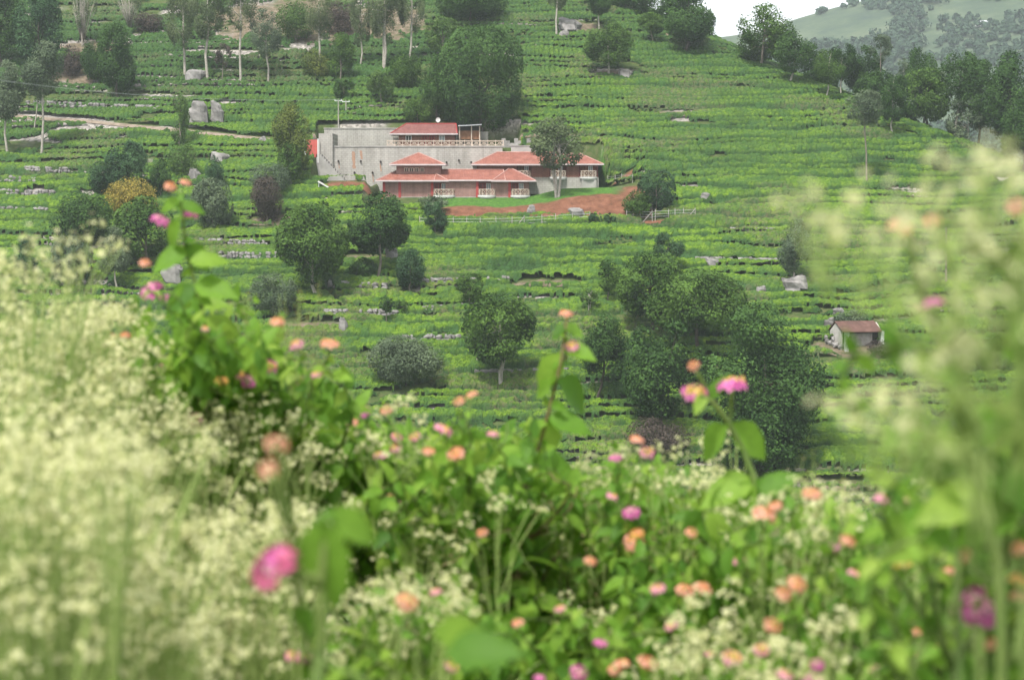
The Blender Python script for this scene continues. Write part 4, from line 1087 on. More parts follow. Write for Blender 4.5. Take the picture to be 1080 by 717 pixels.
 ('round_shrub', 'dark bush in the shade under the right round dark tree', S, 368, 398, 272, 292, 383, 294, 'leaf_dark', 'bush', 'bark_dark', 1.0),
 ('round_shrub', 'bluish bush on the slope left of the red earth bank', S, 446, 472, 212, 243, 459, 245, 'leaf_blue', 'lobed', 'bark_grey', 1.0),
 ('flat_shrub', 'pale grey topped shrub below the pilasters of the brick house', S, 440, 474, 205, 220, 456, 226, 'leaf_silver', 'flat', 'bark_grey', .9),
 ('slender_tree', 'slim tree with several white stems on the lawn before the right house', T, 558, 616, 124, 178, 588, 208, 'leaf_wispy', 'lobed', 'bark_pale', .75, None, 3),
 ('dark_shrub', 'bluish dark bush right of the red bank, taller of two', S, 671, 714, 178, 222, 692, 224, 'leaf_blue', 'dome', 'bark_grey', 1.1),
 ('dark_shrub', 'lower green bush between red bank and the taller bluish bush', S, 656, 688, 202, 228, 672, 230, 'leaf_mid', 'bush', 'bark_grey', 1.0),
 ('round_shrub', 'small dark round bush at the fence below the red bank, left of a pair', S, 620, 635, 224, 237, 628, 238, 'leaf_blue', 'dome', 'bark_grey', 1.0),
 ('round_shrub', 'small dark round bush at the fence below the red bank, right of a pair', S, 636, 650, 225, 237, 643, 238, 'leaf_blue', 'dome', 'bark_grey', 1.0),
 ('slender_tree', 'lollipop sapling with a round dark head in the lower tea', T, 399, 417, 311, 330, 408, 344, 'leaf_dark', 'dome', 'bark_grey', 1.0),
 ('round_shrub', 'green bush beside the lollipop sapling', S, 415, 432, 316, 330, 424, 332, 'leaf_mid', 'bush', 'bark_grey', 1.0),
 ('grey_shrub', 'broad grey green dome shrub in the lower tea', S, 388, 470, 354, 402, 428, 406, 'leaf_silver', 'flat', 'bark_dark', 1.35),
 ('broadleaf_tree', 'leafy round tree with forked pale trunk in the lower centre', T, 487, 566, 308, 384, 526, 412, 'leaf_mid', 'lobed', 'bark_pale', 1.35, None, 2),
 ('broadleaf_tree', 'small tree peeping out behind the leafy tree with the forked trunk', T, 480, 511, 288, 318, 495, 326, 'leaf_mid', 'lobed', 'bark_grey', 1.0),
 ('pollard_tree', 'white stump like pollard left of the leafy tree with forked trunk', T, 486, 500, 340, 356, 493, 366, 'leaf_mid', 'lobed', 'bark_pale', .5),
 ('pollard_tree', 'thin white pollard close to the trunk of the leafy forked tree', T, 496, 512, 352, 372, 503, 386, 'leaf_mid', 'lobed', 'bark_pale', .5),
 ('slender_tree', 'small upright tree left of the dark tree clump', T, 630, 656, 274, 308, 641, 322, 'leaf_mid', 'tall', 'bark_grey', 1.0),
 ('slender_tree', 'little pollard with a double stem left of the small upright tree', T, 611, 632, 304, 320, 621, 332, 'leaf_light', 'lobed', 'bark_pale', .8, None, 2),
 ('broadleaf_tree', 'dull small tree above the dark tree clump', T, 688, 722, 244, 276, 705, 290, 'leaf_blue', 'lobed', 'bark_grey', .9),
 ('broadleaf_tree', 'uppermost left tree of the big dark clump in the lower right', T, 648, 724, 266, 334, 690, 352, 'leaf_mid', 'lobed', 'bark_dark', 1.2),
 ('broadleaf_tree', 'broad dome tree at the upper right of the big dark clump', T, 680, 790, 284, 352, 736, 372, 'leaf_mid', 'dome', 'bark_dark', 1.3),
 ('broadleaf_tree', 'dark tree at the left edge of the big clump, tea seen beneath it', T, 610, 664, 332, 402, 630, 422, 'leaf_dark', 'lobed', 'bark_dark', 1.2),
 ('broadleaf_tree', 'wide shadowy tree in the middle of the big clump, over dry brown brush', T, 654, 744, 340, 440, 700, 462, 'leaf_dark', 'lobed', 'bark_dark', 1.3),
 ('broadleaf_tree', 'largest tree of the clump, drooping low on its right side', T, 742, 870, 322, 470, 800, 496, 'leaf_dark', 'lobed', 'bark_dark', 1.4),
 ('dark_shrub', 'shadowed undergrowth at the foot of the largest clump tree', S, 740, 850, 420, 500, 795, 502, 'leaf_dark', 'bush', 'bark_dark', 1.1),
 ('dry_brush', 'tangle of dry brown brush under the wide shadowy tree', S, 660, 730, 440, 478, 698, 484, 'leaf_brown', 'bush', 'bark_grey', .7, None, 1, True),
 ('slender_tree', 'grey twisted tree with a flared base growing from a rock', T, 819, 858, 230, 288, 838, 306, 'leaf_grey', 'tall', 'bark_pale', .7),
 ('brush_pile', 'heap of cut brown branches in front of the small hut', S, 914, 948, 359, 374, 931, 374, 'leaf_brown', 'bush', 'bark_grey', .8, None, 1, True),
 ('round_shrub', 'dark green shrub at the right edge behind the white flower spray', S, 1028, 1068, 352, 392, 1048, 395, 'leaf_mid', 'lobed', 'bark_grey', 1.0),
 ('wild_shrub', 'low reddish green scrub behind the hut roof', S, 878, 916, 326, 342, 898, 348, 'leaf_grey', 'bush', 'bark_grey', .8),
 ('round_shrub', 'rounded bush in the tea, seen between lantana stems in the lower centre', S, 446, 500, 440, 470, 474, 474, 'leaf_mid', 'bush', 'bark_dark', 1.1),
 ('round_shrub', 'dark bush seen through leaves below the forked trunk tree', S, 556, 620, 505, 550, 588, 556, 'leaf_dark', 'bush', 'bark_dark', 1.0),
]
for row in PL: plant(*row)
#@@FORE
# ------------------------------------------------------------------ foreground: lantana and cream flowered shrubs by the camera
FR = np.random.default_rng(77)
m, nt, b = new_mat('lantana_leaf')
g = N(nt, 'ShaderNodeNewGeometry')
c = ramp(nt, g.outputs['Random Per Island'], [(0, (.06, .15, .02)), (.45, (.145, .295, .034)), (.8, (.235, .39, .05)), (1, (.32, .44, .075))])
c = mix(nt, ramp(nt, noise(nt, 90, 4, .7), [(.45, (0, 0, 0)), (.75, (.5, .5, .5))]), c, (.05, .12, .02))
nt.links.new(c, b.inputs['Base Color']); b.inputs['Roughness'].default_value = .5; b.inputs['Specular IOR Level'].default_value = .18
bump(nt, noise(nt, 160, 3), b, .4, .003)
tr = N(nt, 'ShaderNodeBsdfTranslucent'); nt.links.new(mix(nt, .5, c, (.3, .52, .06)), tr.inputs['Color'])
sx = N(nt, 'ShaderNodeMixShader'); sx.inputs[0].default_value = .48
nt.links.new(b.outputs[0], sx.inputs[1]); nt.links.new(tr.outputs[0], sx.inputs[2]); nt.links.new(sx.outputs[0], nt.nodes['Material Output'].inputs['Surface'])
M['lleaf'] = m
M['lstem'] = mat_simple('lantana_stem', (.08, .14, .03), (.16, .21, .055), 25, .7)
M['lstem_red'] = mat_simple('lantana_old_stem', (.11, .075, .035), (.18, .15, .06), 25, .7)
M['pink'] = mat_leaf('petal_pink', (.68, .24, .36), (.82, .46, .54), .3)
M['rose'] = mat_leaf('petal_rose', (.5, .08, .2), (.66, .2, .32), .3)
M['magenta'] = mat_leaf('petal_magenta', (.55, .10, .33), (.72, .25, .5), .3)
M['orange'] = mat_leaf('petal_orange', (.74, .27, .1), (.84, .46, .25), .3)
M['salmon'] = mat_leaf('petal_salmon', (.7, .3, .2), (.84, .5, .38), .3)
M['yellow'] = mat_leaf('petal_yellow', (.8, .46, .10), (.88, .6, .26), .3)
M['creamp'] = mat_leaf('petal_cream', (.35, .39, .12), (.82, .79, .51), .4)
M['cstem'] = mat_simple('pale_green_stem', (.2, .29, .07), (.34, .42, .14), 30, .7)
M['cleaf'] = mat_leaf('cream_shrub_leaf', (.09, .17, .03), (.25, .33, .085), .35)
M['grassy'] = mat_leaf('dry_green_spray', (.16, .16, .06), (.34, .28, .13), .3)

# one ovate, folded, toothed leaf along +X, unit length
def leaf_template(nl=7):
    xs = np.linspace(0, 1, nl); wd = .29 * np.sin(np.pi * xs ** .75) ** .85; wd[0] = .015; wd[-1] = .004
    tooth = np.where(np.arange(nl) % 2 == 0, 1.0, .9)
    V = []
    for x, w, tt in zip(xs, wd, tooth):
        dz = -.28 * x * x
        V += [(x, -w * tt, dz + .32 * w), (x, 0, dz), (x, w * tt, dz + .32 * w)]
    F = []
    for i in range(nl - 1):
        for k in range(2): F.append((3 * i + k, 3 * i + 3 + k, 3 * i + 4 + k, 3 * i + 1 + k))
    return np.array(V), np.array(F)
LV, LF = leaf_template()
def frames(D, U):
    D = D / np.linalg.norm(D, axis=1, keepdims=True)
    S_ = np.cross(U, D); S_ /= np.linalg.norm(S_, axis=1, keepdims=True) + 1e-9
    return D, S_, np.cross(D, S_)
def place(TV, TF, pos, D, U, size):
    """copies of a template at many places inside one mesh part"""
    D, S_, Z_ = frames(np.asarray(D), np.asarray(U))
    pos = np.asarray(pos); size = np.asarray(size)[:, None, None]
    V = pos[:, None, :] + size * (TV[None, :, 0:1] * D[:, None] + TV[None, :, 1:2] * S_[:, None] + TV[None, :, 2:3] * Z_[:, None])
    F = TF[None] + (np.arange(len(pos)) * len(TV))[:, None, None]
    return V.reshape(-1, 3), F.reshape(-1, TF.shape[1])
# one small flower, radius 1, facing +X: n petals, each two quads
def floret_template(n, notch=.35, cup=.25):
    V, F = [], []
    for k in range(n):
        a = 2 * math.pi * k / n; w = math.pi / n * (1 - notch * .3)
        i = len(V)
        V += [(-.12, 0, 0), (cup * .4, .55 * math.cos(a - w), .55 * math.sin(a - w)), (cup, 1.0 * math.cos(a), 1.0 * math.sin(a)), (cup * .4, .55 * math.cos(a + w), .55 * math.sin(a + w))]
        F.append((i, i + 1, i + 2, i + 3))
    return np.array(V), np.array(F)
F5V, F5F = floret_template(5); F4V, F4F = floret_template(4, .1, .1)

def gnd(x, y): return float(natural(np.array([float(x)]), np.array([float(y)]))[0])
def bez(a, c, b, n):
    t = np.linspace(0, 1, n)[:, None]
    return (1 - t) ** 2 * a + 2 * t * (1 - t) * c + t * t * b

def flower_head(parent, p, up, diam, col, rng):
    """domed lantana head: outer ring of open florets, buds in the middle"""
    outer, inner = {'p': ('pink', 'yellow'), 'm': ('magenta', 'pink'), 'o': ('salmon', 'orange'), 'y': ('yellow', 'orange'), 'my': ('magenta', 'yellow'), 's': ('salmon', 'salmon'), 'b': ('rose', 'magenta')}[col]
    n = 26; k = np.arange(n)
    th = np.arccos(1 - (k + .5) / n * 1.02); ph = k * 2.39996 + rng.uniform(0, 6)
    up = np.array(up) / np.linalg.norm(up)
    a = np.cross(up, [.3, .9, .1]); a /= np.linalg.norm(a); b_ = np.cross(up, a)
    d = (np.sin(th) * np.cos(ph))[:, None] * a + (np.sin(th) * np.sin(ph))[:, None] * b_ + np.cos(th)[:, None] * up
    r = diam / 2
    fl_ = rng.uniform(.5, .8)
    pos = np.array(p) + (d - up * (d @ up)[:, None] * (1 - fl_)) * np.array([r * .86])[:, None] * rng.uniform(.9, 1.08, (n, 1)) - up * r * .35
    Vq, Fq = place(F4V, F4F, pos, d + rng.normal(size=(n, 3)) * .15, rng.normal(size=(n, 3)), r * np.where(k < 8, .24, .36) * rng.uniform(.85, 1.15, n))
    mi = np.repeat((k < 9).astype(int), 4)
    off = np.array(parent.location)
    o = mesh_obj('flower_head', Vq - off, Fq, [M[outer], M[inner]], parent, midx=mi)
    return o

HEADS = [(170,230,20,'m'),(202,224,16,'m'),(180,195,13,'o'),(196,191,12,'o'),(158,304,25,'m'),(174,312,13,'m'),(117,355,15,'o'),(132,352,12,'o'),(153,276,13,'o'),(52,385,13,'o'),
 (15,411,14,'p'),(98,411,13,'o'),(111,404,13,'o'),(176,386,13,'p'),(215,346,11,'p'),(175,439,13,'m'),(205,440,17,'p'),(188,406,13,'p'),(234,400,14,'y'),(251,393,16,'p'),(263,400,18,'m'),(281,385,23,'my'),
 (293,338,15,'o'),(312,362,15,'p'),(348,360,20,'o'),(334,393,13,'p'),(236,347,11,'p'),(383,433,15,'m'),(407,431,14,'o'),(372,444,13,'o'),(419,459,13,'p'),(437,459,13,'p'),(417,471,14,'p'),(400,478,16,'p'),
 (480,476,20,'o'),(452,474,14,'o'),(520,456,13,'p'),(484,421,13,'o'),(497,415,12,'o'),(394,516,18,'p'),(415,525,17,'p'),(459,622,13,'p'),(430,632,24,'o'),(322,690,18,'p'),(477,700,17,'p'),(611,707,20,'m'),
 (634,676,15,'m'),(623,590,13,'o'),(670,570,24,'o'),(649,704,15,'o'),(569,713,14,'m'),(649,481,13,'m'),(672,462,16,'o'),(683,475,16,'p'),(672,560,15,'y'),(807,540,26,'o'),(817,532,16,'o'),(856,518,20,'o'),
 (932,525,19,'p'),(956,519,23,'o'),(895,568,18,'o'),(878,577,15,'m'),(947,580,34,'y'),(742,618,20,'o'),(723,620,20,'o'),(693,618,18,'p'),(842,614,22,'o'),(827,624,18,'o'),(1015,584,18,'o'),(998,600,17,'o'),
 (1035,634,50,'m'),(1049,676,22,'o'),(772,691,22,'p'),(803,683,17,'p'),(685,696,22,'o'),(655,698,18,'o'),(856,713,25,'m'),(862,698,16,'m'),(829,709,20,'p'),(974,687,17,'o'),(992,685,19,'o'),(1074,576,20,'o'),
 (1076,610,22,'y'),(1055,525,17,'p'),(1029,541,15,'p'),(707,658,14,'p'),(901,603,13,'p'),(750,688,14,'p'),(733,411,26,'my'),(772,403,30,'my'),(731,384,13,'o'),(603,363,16,'p'),(597,329,15,'o'),(282,592,58,'b'),
 (308,690,15,'p'),(292,466,24,'s'),(283,492,24,'s'),(951,236,26,'s'),(983,231,20,'s'),(1075,216,24,'s'),(985,317,20,'m'),(968,323,13,'m'),(1075,626,20,'s'),(545,655,13,'o'),(590,640,12,'p'),(508,560,13,'o'),(730,560,13,'o'),(780,590,14,'p')]

_hr = random.Random(5)
for _ in range(8):
    _u = _hr.uniform(380, 1080); _v = _hr.uniform(500 if _u > 560 else 450, 712)
    HEADS.append((_u, _v, _hr.uniform(11, 21), _hr.choice('oopppyms')))
# bushes: name kind, label, centre u, root depth, leafy region (u0, v_top0, u1, v_top1), stems, distance range
LBUSH = [
 ('tall lantana stem with pink heads at its top, rising before the golden shrub', 205, 2.35, (150, 280, 300, 320), 44, (2.1, 2.8)),
 ('lantana bush with orange and pink heads beside the cream blossoms, left of centre', 275, 2.7, (195, 310, 350, 375), 24, (2.4, 3.4)),
 ('lantana thicket dotted with small pink heads below the grey dome shrub', 400, 3.0, (335, 405, 460, 440), 34, (2.6, 3.8)),
 ('tall leafy lantana stem with one pink head near the middle of the view', 560, 2.4, (520, 450, 625, 450), 18, (2.2, 2.7)),
 ('leafy lantana low in the centre with few flowers, under the tall centre stem', 500, 2.6, (440, 440, 560, 445), 54, (2.2, 3.4)),
 ('lantana with two yellow pink heads held high before the dark tree clump', 775, 2.0, (730, 500, 830, 505), 14, (1.9, 2.2)),
 ('lantana with pale orange heads left of the two tall yellow pink heads', 670, 2.7, (610, 470, 720, 485), 34, (2.3, 3.4)),
 ('lantana carrying salmon heads at the lower right of centre', 740, 2.4, (690, 580, 790, 560), 34, (2.0, 2.9)),
 ('lantana with a cluster of salmon heads above a dense green mound on the right', 835, 2.2, (780, 540, 890, 530), 36, (1.8, 2.8)),
 ('lantana with a large yellow head in dense leaves on the right', 925, 1.9, (880, 545, 980, 520), 30, (1.6, 2.4)),
 ('dark leaved lantana with one large magenta head at the right edge', 1040, 1.5, (985, 500, 1100, 430), 24, (1.15, 1.9)),
 ('lantana with pink and orange heads along the bottom edge, right of centre', 650, 2.2, (580, 640, 720, 630), 30, (1.8, 2.6)),
 ('lantana with magenta heads along the bottom edge on the right', 850, 1.9, (770, 640, 920, 630), 30, (1.6, 2.2)),
 ('low leafy lantana at the bottom centre among cream blossoms', 440, 2.0, (360, 600, 540, 610), 30, (1.7, 2.5)),
 ('lantana hidden in the cream blossoms, small orange heads showing', 90, 3.0, (20, 430, 170, 430), 14, (2.7, 3.4)),
 ('blurred lantana close to the lens with one big pink yellow head', 320, .95, (300, 640, 350, 640), 3, (.85, 1.0)),
 ('lantana with salmon heads behind the tall white flower spray on the right', 1010, 1.05, (985, 400, 1080, 330), 9, (.95, 1.25)),
]
# which heads belong to which bush: nearest in the picture, the special ones by hand
OWN = {}
def own(k, u, v, s):
    if (u, v) in ((282, 592), (292, 466), (283, 492)): return 15
    if v < 340 and u > 940: return 16
    if u < 225 and v < 320 and u > 140: return 0
    if u < 190: return 14
    if (u, v) in ((603, 363), (597, 329)): return 3
    if (u, v) in ((733, 411), (772, 403), (731, 384)): return 5
    best, bd = 0, 1e9
    for i, (lab, uc, d, reg, ns, dr) in enumerate(LBUSH):
        if i in (0, 3, 5, 14, 15, 16): continue
        vt = (reg[1] + reg[3]) / 2
        q = abs(u - uc) / max(20, (reg[2] - reg[0]) / 2) + abs(v - vt - 20) / 90
        if q < bd: bd, best = q, i
    return best
for k, (u, v, s, c_) in enumerate(HEADS): OWN.setdefault(own(k, u, v, s), []).append((u, v, s, c_))

SPECIAL = {  # stems drawn by hand: list of (points in photo px, depth, radius, red?), leaves (u, v, direction px, length px)
 0: ([[(262, 520), (238, 420), (214, 330), (196, 262), (190, 200)]], 2.35, .0035, False,
     [(198, 262, (-42, 22), 52), (196, 258, (34, 30), 50), (190, 232, (-20, 44), 46), (188, 212, (18, 22), 32), (190, 210, (-22, 12), 30), (205, 300, (52, 8), 60), (204, 300, (-36, 34), 50), (216, 334, (-40, 40), 60), (216, 336, (52, 30), 62), (226, 372, (-46, 38), 62), (228, 376, (48, 44), 64), (240, 420, (-50, 26), 60), (240, 420, (46, 46), 60), (192, 216, (30, 8), 30), (200, 276, (46, -6), 48)]),
 3: ([[(508, 720), (520, 612), (545, 540), (566, 480), (580, 430), (592, 380), (598, 334)], [(588, 395), (602, 366)]], 2.4, .0029, True,
     [(592, 372, (-26, 40), 52), (594, 366, (34, 8), 40), (588, 400, (40, 34), 66), (586, 402, (-28, 18), 36), (578, 438, (-12, 62), 66), (578, 440, (40, 10), 50), (566, 480, (-50, 18), 58), (566, 482, (46, 26), 56), (556, 512, (-24, 52), 60), (552, 520, (50, -6), 54), (540, 552, (-50, -12), 54), (540, 556, (44, 40), 60), (530, 585, (-40, 36), 56), (597, 342, (20, 14), 24), (597, 342, (-18, 16), 24)]),
 5: ([[(808, 560), (796, 505), (782, 472), (768, 446), (752, 424), (738, 416)], [(770, 448), (772, 410)], [(752, 424), (735, 392)]], 2.0, .004, False,
     [(768, 448, (-38, 40), 62), (770, 446, (40, 34), 62), (752, 422, (-20, -14), 30), (750, 420, (16, -26), 32), (794, 504, (-52, 22), 66), (796, 506, (48, 36), 66), (795, 506, (-30, 50), 60), (800, 520, (36, -20), 50), (742, 416, (-10, 20), 26)]),
 15: ([[(330, 760), (340, 680), (338, 610), (300, 606), (290, 600)], [(338, 620), (345, 545)], [(325, 700), (306, 560), (295, 478), (288, 470)], [(306, 560), (286, 500)]], .92, .0035, False,
     [(340, 545, (6, 95), 112), (345, 540, (60, 30), 70), (352, 548, (-40, -10), 44), (470, 690, (80, -10), 90), (455, 665, (86, 26), 100), (330, 640, (-30, 60), 70)]),
 16: ([[(1060, 620), (1020, 470), (980, 330), (955, 246)], [(1000, 400), (1010, 300), (990, 240)], [(1060, 600), (1075, 400), (1078, 226)], [(990, 360), (984, 322)], [(1070, 700), (1080, 634)]], 1.05, .0035, False,
     [(1050, 450, (70, -40), 90), (1010, 460, (-60, 20), 76), (1040, 520, (-70, 20), 90), (1062, 410, (40, 40), 66), (990, 400, (60, 20), 70), (960, 500, (70, -30), 80), (1000, 520, (80, 14), 90), (975, 285, (26, 22), 40), (1064, 330, (30, 60), 70), (1068, 440, (-70, 26), 84), (1030, 480, (60, 50), 84), (980, 440, (-50, 24), 64), (1075, 520, (-60, 50), 90), (1000, 560, (-70, 20), 84), (950, 540, (60, 30), 74)]),
}
def stem_leaves(pts, rng, gap, size, out, taper=True):
    """opposite pairs of leaves up a stem"""
    seg = np.linalg.norm(np.diff(pts, axis=0), axis=1); L = np.concatenate([[0], np.cumsum(seg)])
    s = .03; rot = rng.uniform(0, 3)
    while s < L[-1] - .004:
        p = np.array([np.interp(s, L, pts[:, i]) for i in range(3)])
        q = np.array([np.interp(min(s + .01, L[-1]), L, pts[:, i]) for i in range(3)])
        ax = q - p; ax /= np.linalg.norm(ax) + 1e-9
        a = np.cross(ax, [math.cos(rot), math.sin(rot), .2]); a /= np.linalg.norm(a) + 1e-9
        f = s / L[-1]
        sz = size * (1.0 - .62 * max(0, f - .72) / .28) * rng.uniform(.75, 1.2)
        for sg in (-1, 1):
            if rng.random() < .08: continue
            D = a * sg + ax * .25 + np.array([0, 0, rng.uniform(-.9, .25)])
            out[0].append(p); out[1].append(D); out[2].append(np.array([0, -.35, .8]) + rng.normal(size=3) * .6); out[3].append(sz)
        rot += 1.57 + rng.uniform(-.3, .3); s += gap * rng.uniform(.8, 1.25)
for i, (lab, uc, d, reg, ns, dr) in enumerate(LBUSH):
    rng = np.random.default_rng(1000 + i)
    bx_, by_ = X(uc, d), d
    base = np.array([bx_, by_, gnd(bx_, by_)])
    t = thing('lantana_bush', lab, 'flowering shrub', base, 'lantana bushes in the near foreground')
    out = [[], [], [], []]
    st = MB(); heads = []
    u0, v0, u1, v1 = reg
    nodes = []
    for k in range(2 if i in SPECIAL else 6):
        f = (k + .5) / (2 if i in SPECIAL else 6)
        nd = np.array(P(u0 + (u1 - u0) * f, v0 + (v1 - v0) * f + rng.uniform(110, 190), rng.uniform(*dr)))
        nodes.append(nd)
        root = base + np.array([rng.uniform(-.06, .06), rng.uniform(-.05, .05), -.05])
        st.tube(bez(root, np.array([nd[0], nd[1], (root[2] + nd[2]) / 2]) + rng.normal(size=3) * .06, nd, 10), np.linspace(.0042, .0022, 10), 5)
    nodes = np.array(nodes)
    def stem_to(tip, rad, n=12, size=.052, bend=.09, frm=.2):
        tip = np.array(tip)
        dn = np.abs(nodes[:, 0] - tip[0]) + .3 * np.abs(nodes[:, 1] - tip[1]) + rng.uniform(0, .1, len(nodes))
        root = nodes[np.argmin(dn)].copy()
        if root[2] > tip[2] - .08: root[2] = tip[2] - .16
        ctl = root * .5 + tip * .5 + np.array([rng.normal() * bend, rng.normal() * bend, rng.uniform(-.02, .06)])
        pts = bez(root, ctl, tip, n)
        pts[1:-1] += rng.normal(size=(n - 2, 3)) * .003
        st.tube(pts, np.linspace(rad * 1.5, rad * .6, n), 5)
        stem_leaves(pts[int(n * frm):], rng, .025, size, out)
        return pts
    if i in SPECIAL:
        lines, dd, rad, redst, lvs = SPECIAL[i]
        for li, ln in enumerate(lines):
            pts = np.array([P(u, v, dd + .012 * math.sin(k + li)) for k, (u, v) in enumerate(ln)])
            if li == 0: pts = np.concatenate([[base + np.array([0, 0, -.05])], [(base + pts[0]) / 2 + [0, .02, 0]], pts])
            tt = np.linspace(0, len(pts) - 1, len(pts) * 4)
            sm = np.stack([np.interp(tt, range(len(pts)), pts[:, a]) for a in range(3)], 1)
            st.tube(sm, np.linspace(rad * (1.3 if li == 0 else .7), rad * .55, len(sm)), 6)
            if i in (0, 3) and li == 0: stem_leaves(sm[int(len(sm) * .3):], rng, .03, .03, out)
        for (u, v, (du, dv), lp) in lvs:
            p = P(u, v, dd + rng.uniform(-.02, .02)); q = P(u + du, v + dv, dd + rng.uniform(-.03, .03))
            D = q - p; D[1] += rng.uniform(-.012, .004)
            out[0].append(p); out[1].append(D); out[2].append(np.array([rng.uniform(-.3, .3), -.75, .6])); out[3].append(lp * dd / FPX * (.98 if i != 0 else .85))
    for (u, v, s_, c_) in OWN.get(i, []):
        if i in SPECIAL: dh = SPECIAL[i][1]
        else: dh = float(np.clip(.030 * FPX / s_, dr[0] * .86, dr[0] * .95))
        diam = s_ * dh / FPX * 1.12
        p = np.array(P(u, v, dh))
        if i not in SPECIAL:
            pts = stem_to(p - np.array([0, 0, diam * .4]), .0017, size=float(np.clip(25 * dh / FPX, .018, .036)), bend=.05)
        flower_head(t, p, np.array([-.62, -.3, .72]) if c_ == 'b' else np.array([rng.uniform(-.45, .45), rng.uniform(-.7, .05), .9]), diam, c_, rng)
    for k in range(int(ns * (1 if i in (0, 3, 5, 14, 15, 16) else 3.1))):
        f = rng.random(); u = u0 + (u1 - u0) * f; vt = v0 + (v1 - v0) * f
        v = vt + abs(rng.normal()) * 80 + rng.uniform(-10, 30)
        dk = rng.uniform(*dr)
        stem_to(P(u, min(v, 760), dk), .0015, size=float(np.clip(rng.uniform(18, 36) * dk / FPX, .018, .05)))
    off = np.array(t.location)
    st.build('stem', M['lstem_red' if i == 3 else 'lstem'], t, smooth=True)
    if out[0]:
        Vq, Fq = place(LV, LF, out[0], out[1], out[2], out[3])
        mesh_obj('leaves', Vq - off, Fq, M['lleaf'], t, smooth=True)

# cream flowered shrubs
def edge_v(u): return np.interp(u, [-60, 0, 40, 90, 130, 180, 230, 270, 300, 330, 345, 370, 420], [285, 290, 262, 282, 318, 352, 395, 425, 460, 470, 560, 640, 700])
CB = [  # label, root u, root depth, list of (u range, v offset range, depth range, count)
 ('cream flowered shrub filling the lower left corner, nearest and most blurred', 60, 1.25, (-40, 190, 500, 740, 1.1, 1.6), 62),
 ('tall cream flowered shrub at the left edge, tips level with the young trees', 20, 2.2, (-40, 90, 268, 480, 1.9, 2.5), 46),
 ('cream flowered shrub in the middle of the pale mass on the left', 130, 2.4, (70, 220, 330, 560, 2.1, 2.7), 60),
 ('cream flowered shrub below the lantana heads, at the right side of the pale mass', 260, 2.6, (190, 335, 430, 620, 2.2, 2.8), 52),
 ('lower cream flowered shrub along the bottom edge, left of centre', 210, 1.8, (120, 330, 560, 745, 1.55, 2.1), 56),
 ('cream flowered shrub behind the lower left corner plant', 40, 1.8, (-40, 130, 400, 660, 1.6, 2.1), 62),
 ('small cream flowered shrub at the bottom centre, under the big blurred leaf', 400, 1.9, (350, 470, 620, 740, 1.6, 2.1), 16),
 ('thin cream flowered shrub among orange lantana right of centre', 700, 2.6, (630, 790, 480, 640, 2.3, 2.9), 22),
 ('tall blurred spray of white flowers close to the lens on the right', 1120, .72, (0, 0, 0, 0, .62, .78), 0),
 ('blurred white flower spray leaning in at the right edge', 1180, .70, (0, 0, 0, 0, .6, .75), 0),
 ('pale flowered shrub at the bottom edge below the salmon lantana', 745, 1.6, (690, 900, 650, 745, 1.4, 1.8), 12),
 ('sparse pale flowered shrub threaded through lantana at the lower centre', 560, 2.2, (470, 650, 490, 700, 2.0, 2.6), 13),
 ('sparse pale flowered shrub threaded through lantana at the lower right', 900, 1.9, (800, 1000, 530, 700, 1.7, 2.2), 14),
 ('pale flowered shrub poking out of lantana, left of the tall centre stem', 430, 2.5, (370, 500, 450, 620, 2.2, 2.8), 11),
]
SPRAY = {8: [(905, 205), (880, 228), (852, 250), (866, 268), (838, 240), (932, 268), (900, 276), (965, 292), (900, 428), (884, 446), (936, 440), (915, 464), (968, 380), (985, 362), (950, 455), (980, 430), (965, 340), (1000, 395), (970, 480), (995, 330), (1010, 440), (990, 470)],
         9: [(1000, 196), (1025, 185), (1050, 192), (1070, 180), (985, 222), (1020, 225), (1045, 240), (1062, 262), (1000, 260), (975, 248), (1030, 285), (1055, 310), (1075, 290), (1010, 300), (1040, 340), (1070, 350), (1020, 380), (1050, 400), (960, 228), (1084, 215), (1035, 205), (1008, 212)]}
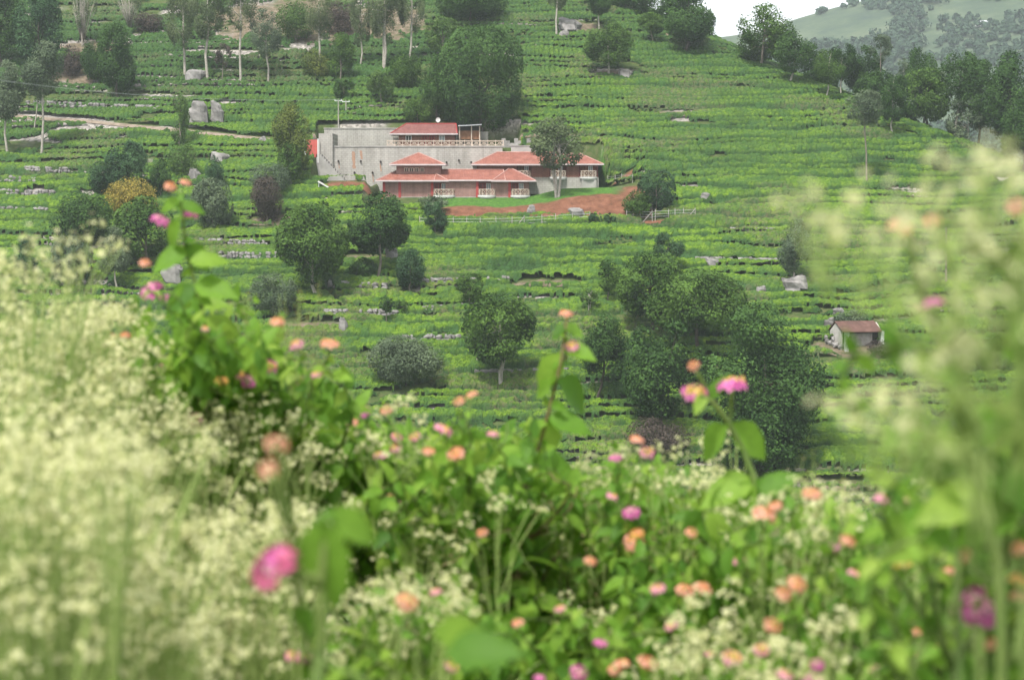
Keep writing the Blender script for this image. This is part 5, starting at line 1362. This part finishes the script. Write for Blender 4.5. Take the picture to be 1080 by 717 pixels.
for i, (lab, uc, d, reg, cnt) in enumerate(CB):
    rng = np.random.default_rng(2000 + i)
    base = np.array([X(uc, d), d, gnd(X(uc, d), d)])
    t = thing('cream_flower_shrub', lab, 'flowering shrub', base, 'cream flowered shrubs in the near foreground')
    st = MB(); fl_p, fl_d, fl_s = [], [], []; lv = [[], [], [], []]
    tips = []
    if i in SPRAY:
        for (u, v) in [q for k_, q in enumerate(SPRAY[i]) if k_ % (4 if i == 8 else 3)]:
            tips.append((np.array(P(u, v, rng.uniform(reg[4], reg[5]))), .013, 3, 3))
    else:
        k = 0
        while k < cnt:
            u = rng.uniform(reg[0], reg[1]); v = rng.uniform(reg[2], reg[3])
            if u < 400 and v < edge_v(u) + rng.uniform(0, 18): continue
            tips.append((np.array(P(u, v, rng.uniform(reg[4], reg[5]))), rng.uniform(.032, .066), 12 if i < 6 else 7, 9)); k += 1
    hub = np.mean([q[0] for q in tips], axis=0)
    if i in SPRAY: hub = np.array(P(1035 if i == 8 else 1082, 500 if i == 8 else 440, d))
    if i in SPRAY: st.tube(bez(base, base * .5 + hub * .5 + np.array([.03, 0, 0]), hub + np.array([0, 0, -.06]), 14), np.linspace(.0022, .0012, 14), 5)
    for tip, rad, nb, nf in tips:
        root = base + np.array([rng.uniform(-.08, .08), rng.uniform(-.05, .05), -.05])
        ctl = np.array([tip[0] * .7 + root[0] * .3 + rng.uniform(-.04, .04), tip[1], root[2] + (tip[2] - root[2]) * .45])
        if i in SPRAY:
            root = hub + np.array([rng.uniform(-.006, .006), 0, -.03 + rng.uniform(-.02, .05)])
            ctl = np.array([hub[0] * .88 + tip[0] * .12, tip[1], root[2] * .2 + tip[2] * .8 + .01])
        pts = bez(root, ctl, tip - np.array([0, 0, rad * 1.3]), 12)
        st.tube(pts, np.linspace(.0020, .0010, 12) * (.35 if i in SPRAY else 1 if i < 6 else .7), 4)
        stem_leaves(pts[4:], rng, .06 if i not in SPRAY else .05, .036 if i not in SPRAY else .018, lv)
        for k in range(nb):
            a = rng.normal(size=3); a /= np.linalg.norm(a); a[2] = abs(a[2]) * .8 + .1
            e = tip + a * rad * rng.uniform(.55, 1.1) * np.array([1, 1, .8])
            st.tube([pts[-1] + (pts[-2] - pts[-1]) * rng.random(), (pts[-1] + e) / 2 + [0, 0, .004], e], [.0008, .0007, .0005], 3)
            for q in range(nf):
                dd = rng.normal(size=3); dd /= np.linalg.norm(dd); dd[2] = abs(dd[2]) + .2
                fl_p.append(e + dd * rng.uniform(.003, .014)); fl_d.append(dd + np.array([0, -.4, 0])); fl_s.append(rng.uniform(.0021, .0042) if i not in SPRAY else rng.uniform(.0022, .004))
    off = base
    Vq, Fq = place(F5V, F5F, fl_p, fl_d, rng.normal(size=(len(fl_p), 3)), fl_s)
    mesh_obj('blossoms', Vq - off, Fq, M['creamp'], t)
    st.build('stem', M['cstem'], t)
    LV2 = LV * np.array([1, .62, 1])
    Vq, Fq = place(LV2, LF, *lv)
    mesh_obj('leaves', Vq - off, Fq, M['cleaf'], t, smooth=True)

# seeding grass between the bushes
GR = [('reddish olive seeding grass between cream blossoms and lantana, left of centre', 285, 2.5, 250, 345, 285, 420, 26),
      ('olive seeding grass beside the tall pink headed lantana stem', 235, 2.6, 215, 280, 300, 430, 14),
      ('fine seeding grass in lantana at the lower centre, below the leafy forked tree', 470, 2.4, 430, 520, 470, 560, 18),
      ('pale seeding grass in lantana right of the tall centre stem', 680, 2.3, 620, 740, 500, 600, 22),
      ('pale green seeding grass right of the two held up yellow pink heads', 850, 2.1, 815, 890, 470, 560, 18)]
for i, (lab, uc, d, u0, u1, v0, v1, n) in enumerate(GR):
    rng = np.random.default_rng(3000 + i)
    base = np.array([X(uc, d), d, gnd(X(uc, d), d)])
    t = thing('seeding_grass', lab, 'grass clump', base, 'clumps of seeding grass in the near foreground')
    st = MB(); C_, N_, S_ = [], [], []
    for k in range(n):
        tip = np.array(P(rng.uniform(u0, u1), rng.uniform(v0, v1), d + rng.uniform(-.2, .2)))
        root = base + rng.normal(size=3) * np.array([.04, .04, 0])
        pts = bez(root, np.array([root[0] * .6 + tip[0] * .4, tip[1], root[2] * .3 + tip[2] * .7]), tip, 16)
        st.tube(pts, np.linspace(.0009, .0004, 16), 3)
        for q in range(70):
            f = rng.random(); p = pts[11] * (1 - f) + tip * f
            e = p + rng.normal(size=3) * np.array([.016, .016, .008]) * (1.15 - f)
            C_.append(e); N_.append(rng.normal(size=3)); S_.append(rng.uniform(.0016, .0034))
            if q % 3 == 0: st.tube([p, e], .0004, 3)
    Vq, Fq = leaf_quads(np.array(C_), np.array(N_), np.array(S_), rng, .45)
    mesh_obj('seed_heads', Vq - base, Fq, M['grassy'], t)
    st.build('stem', M['cstem'], t)
#@@END
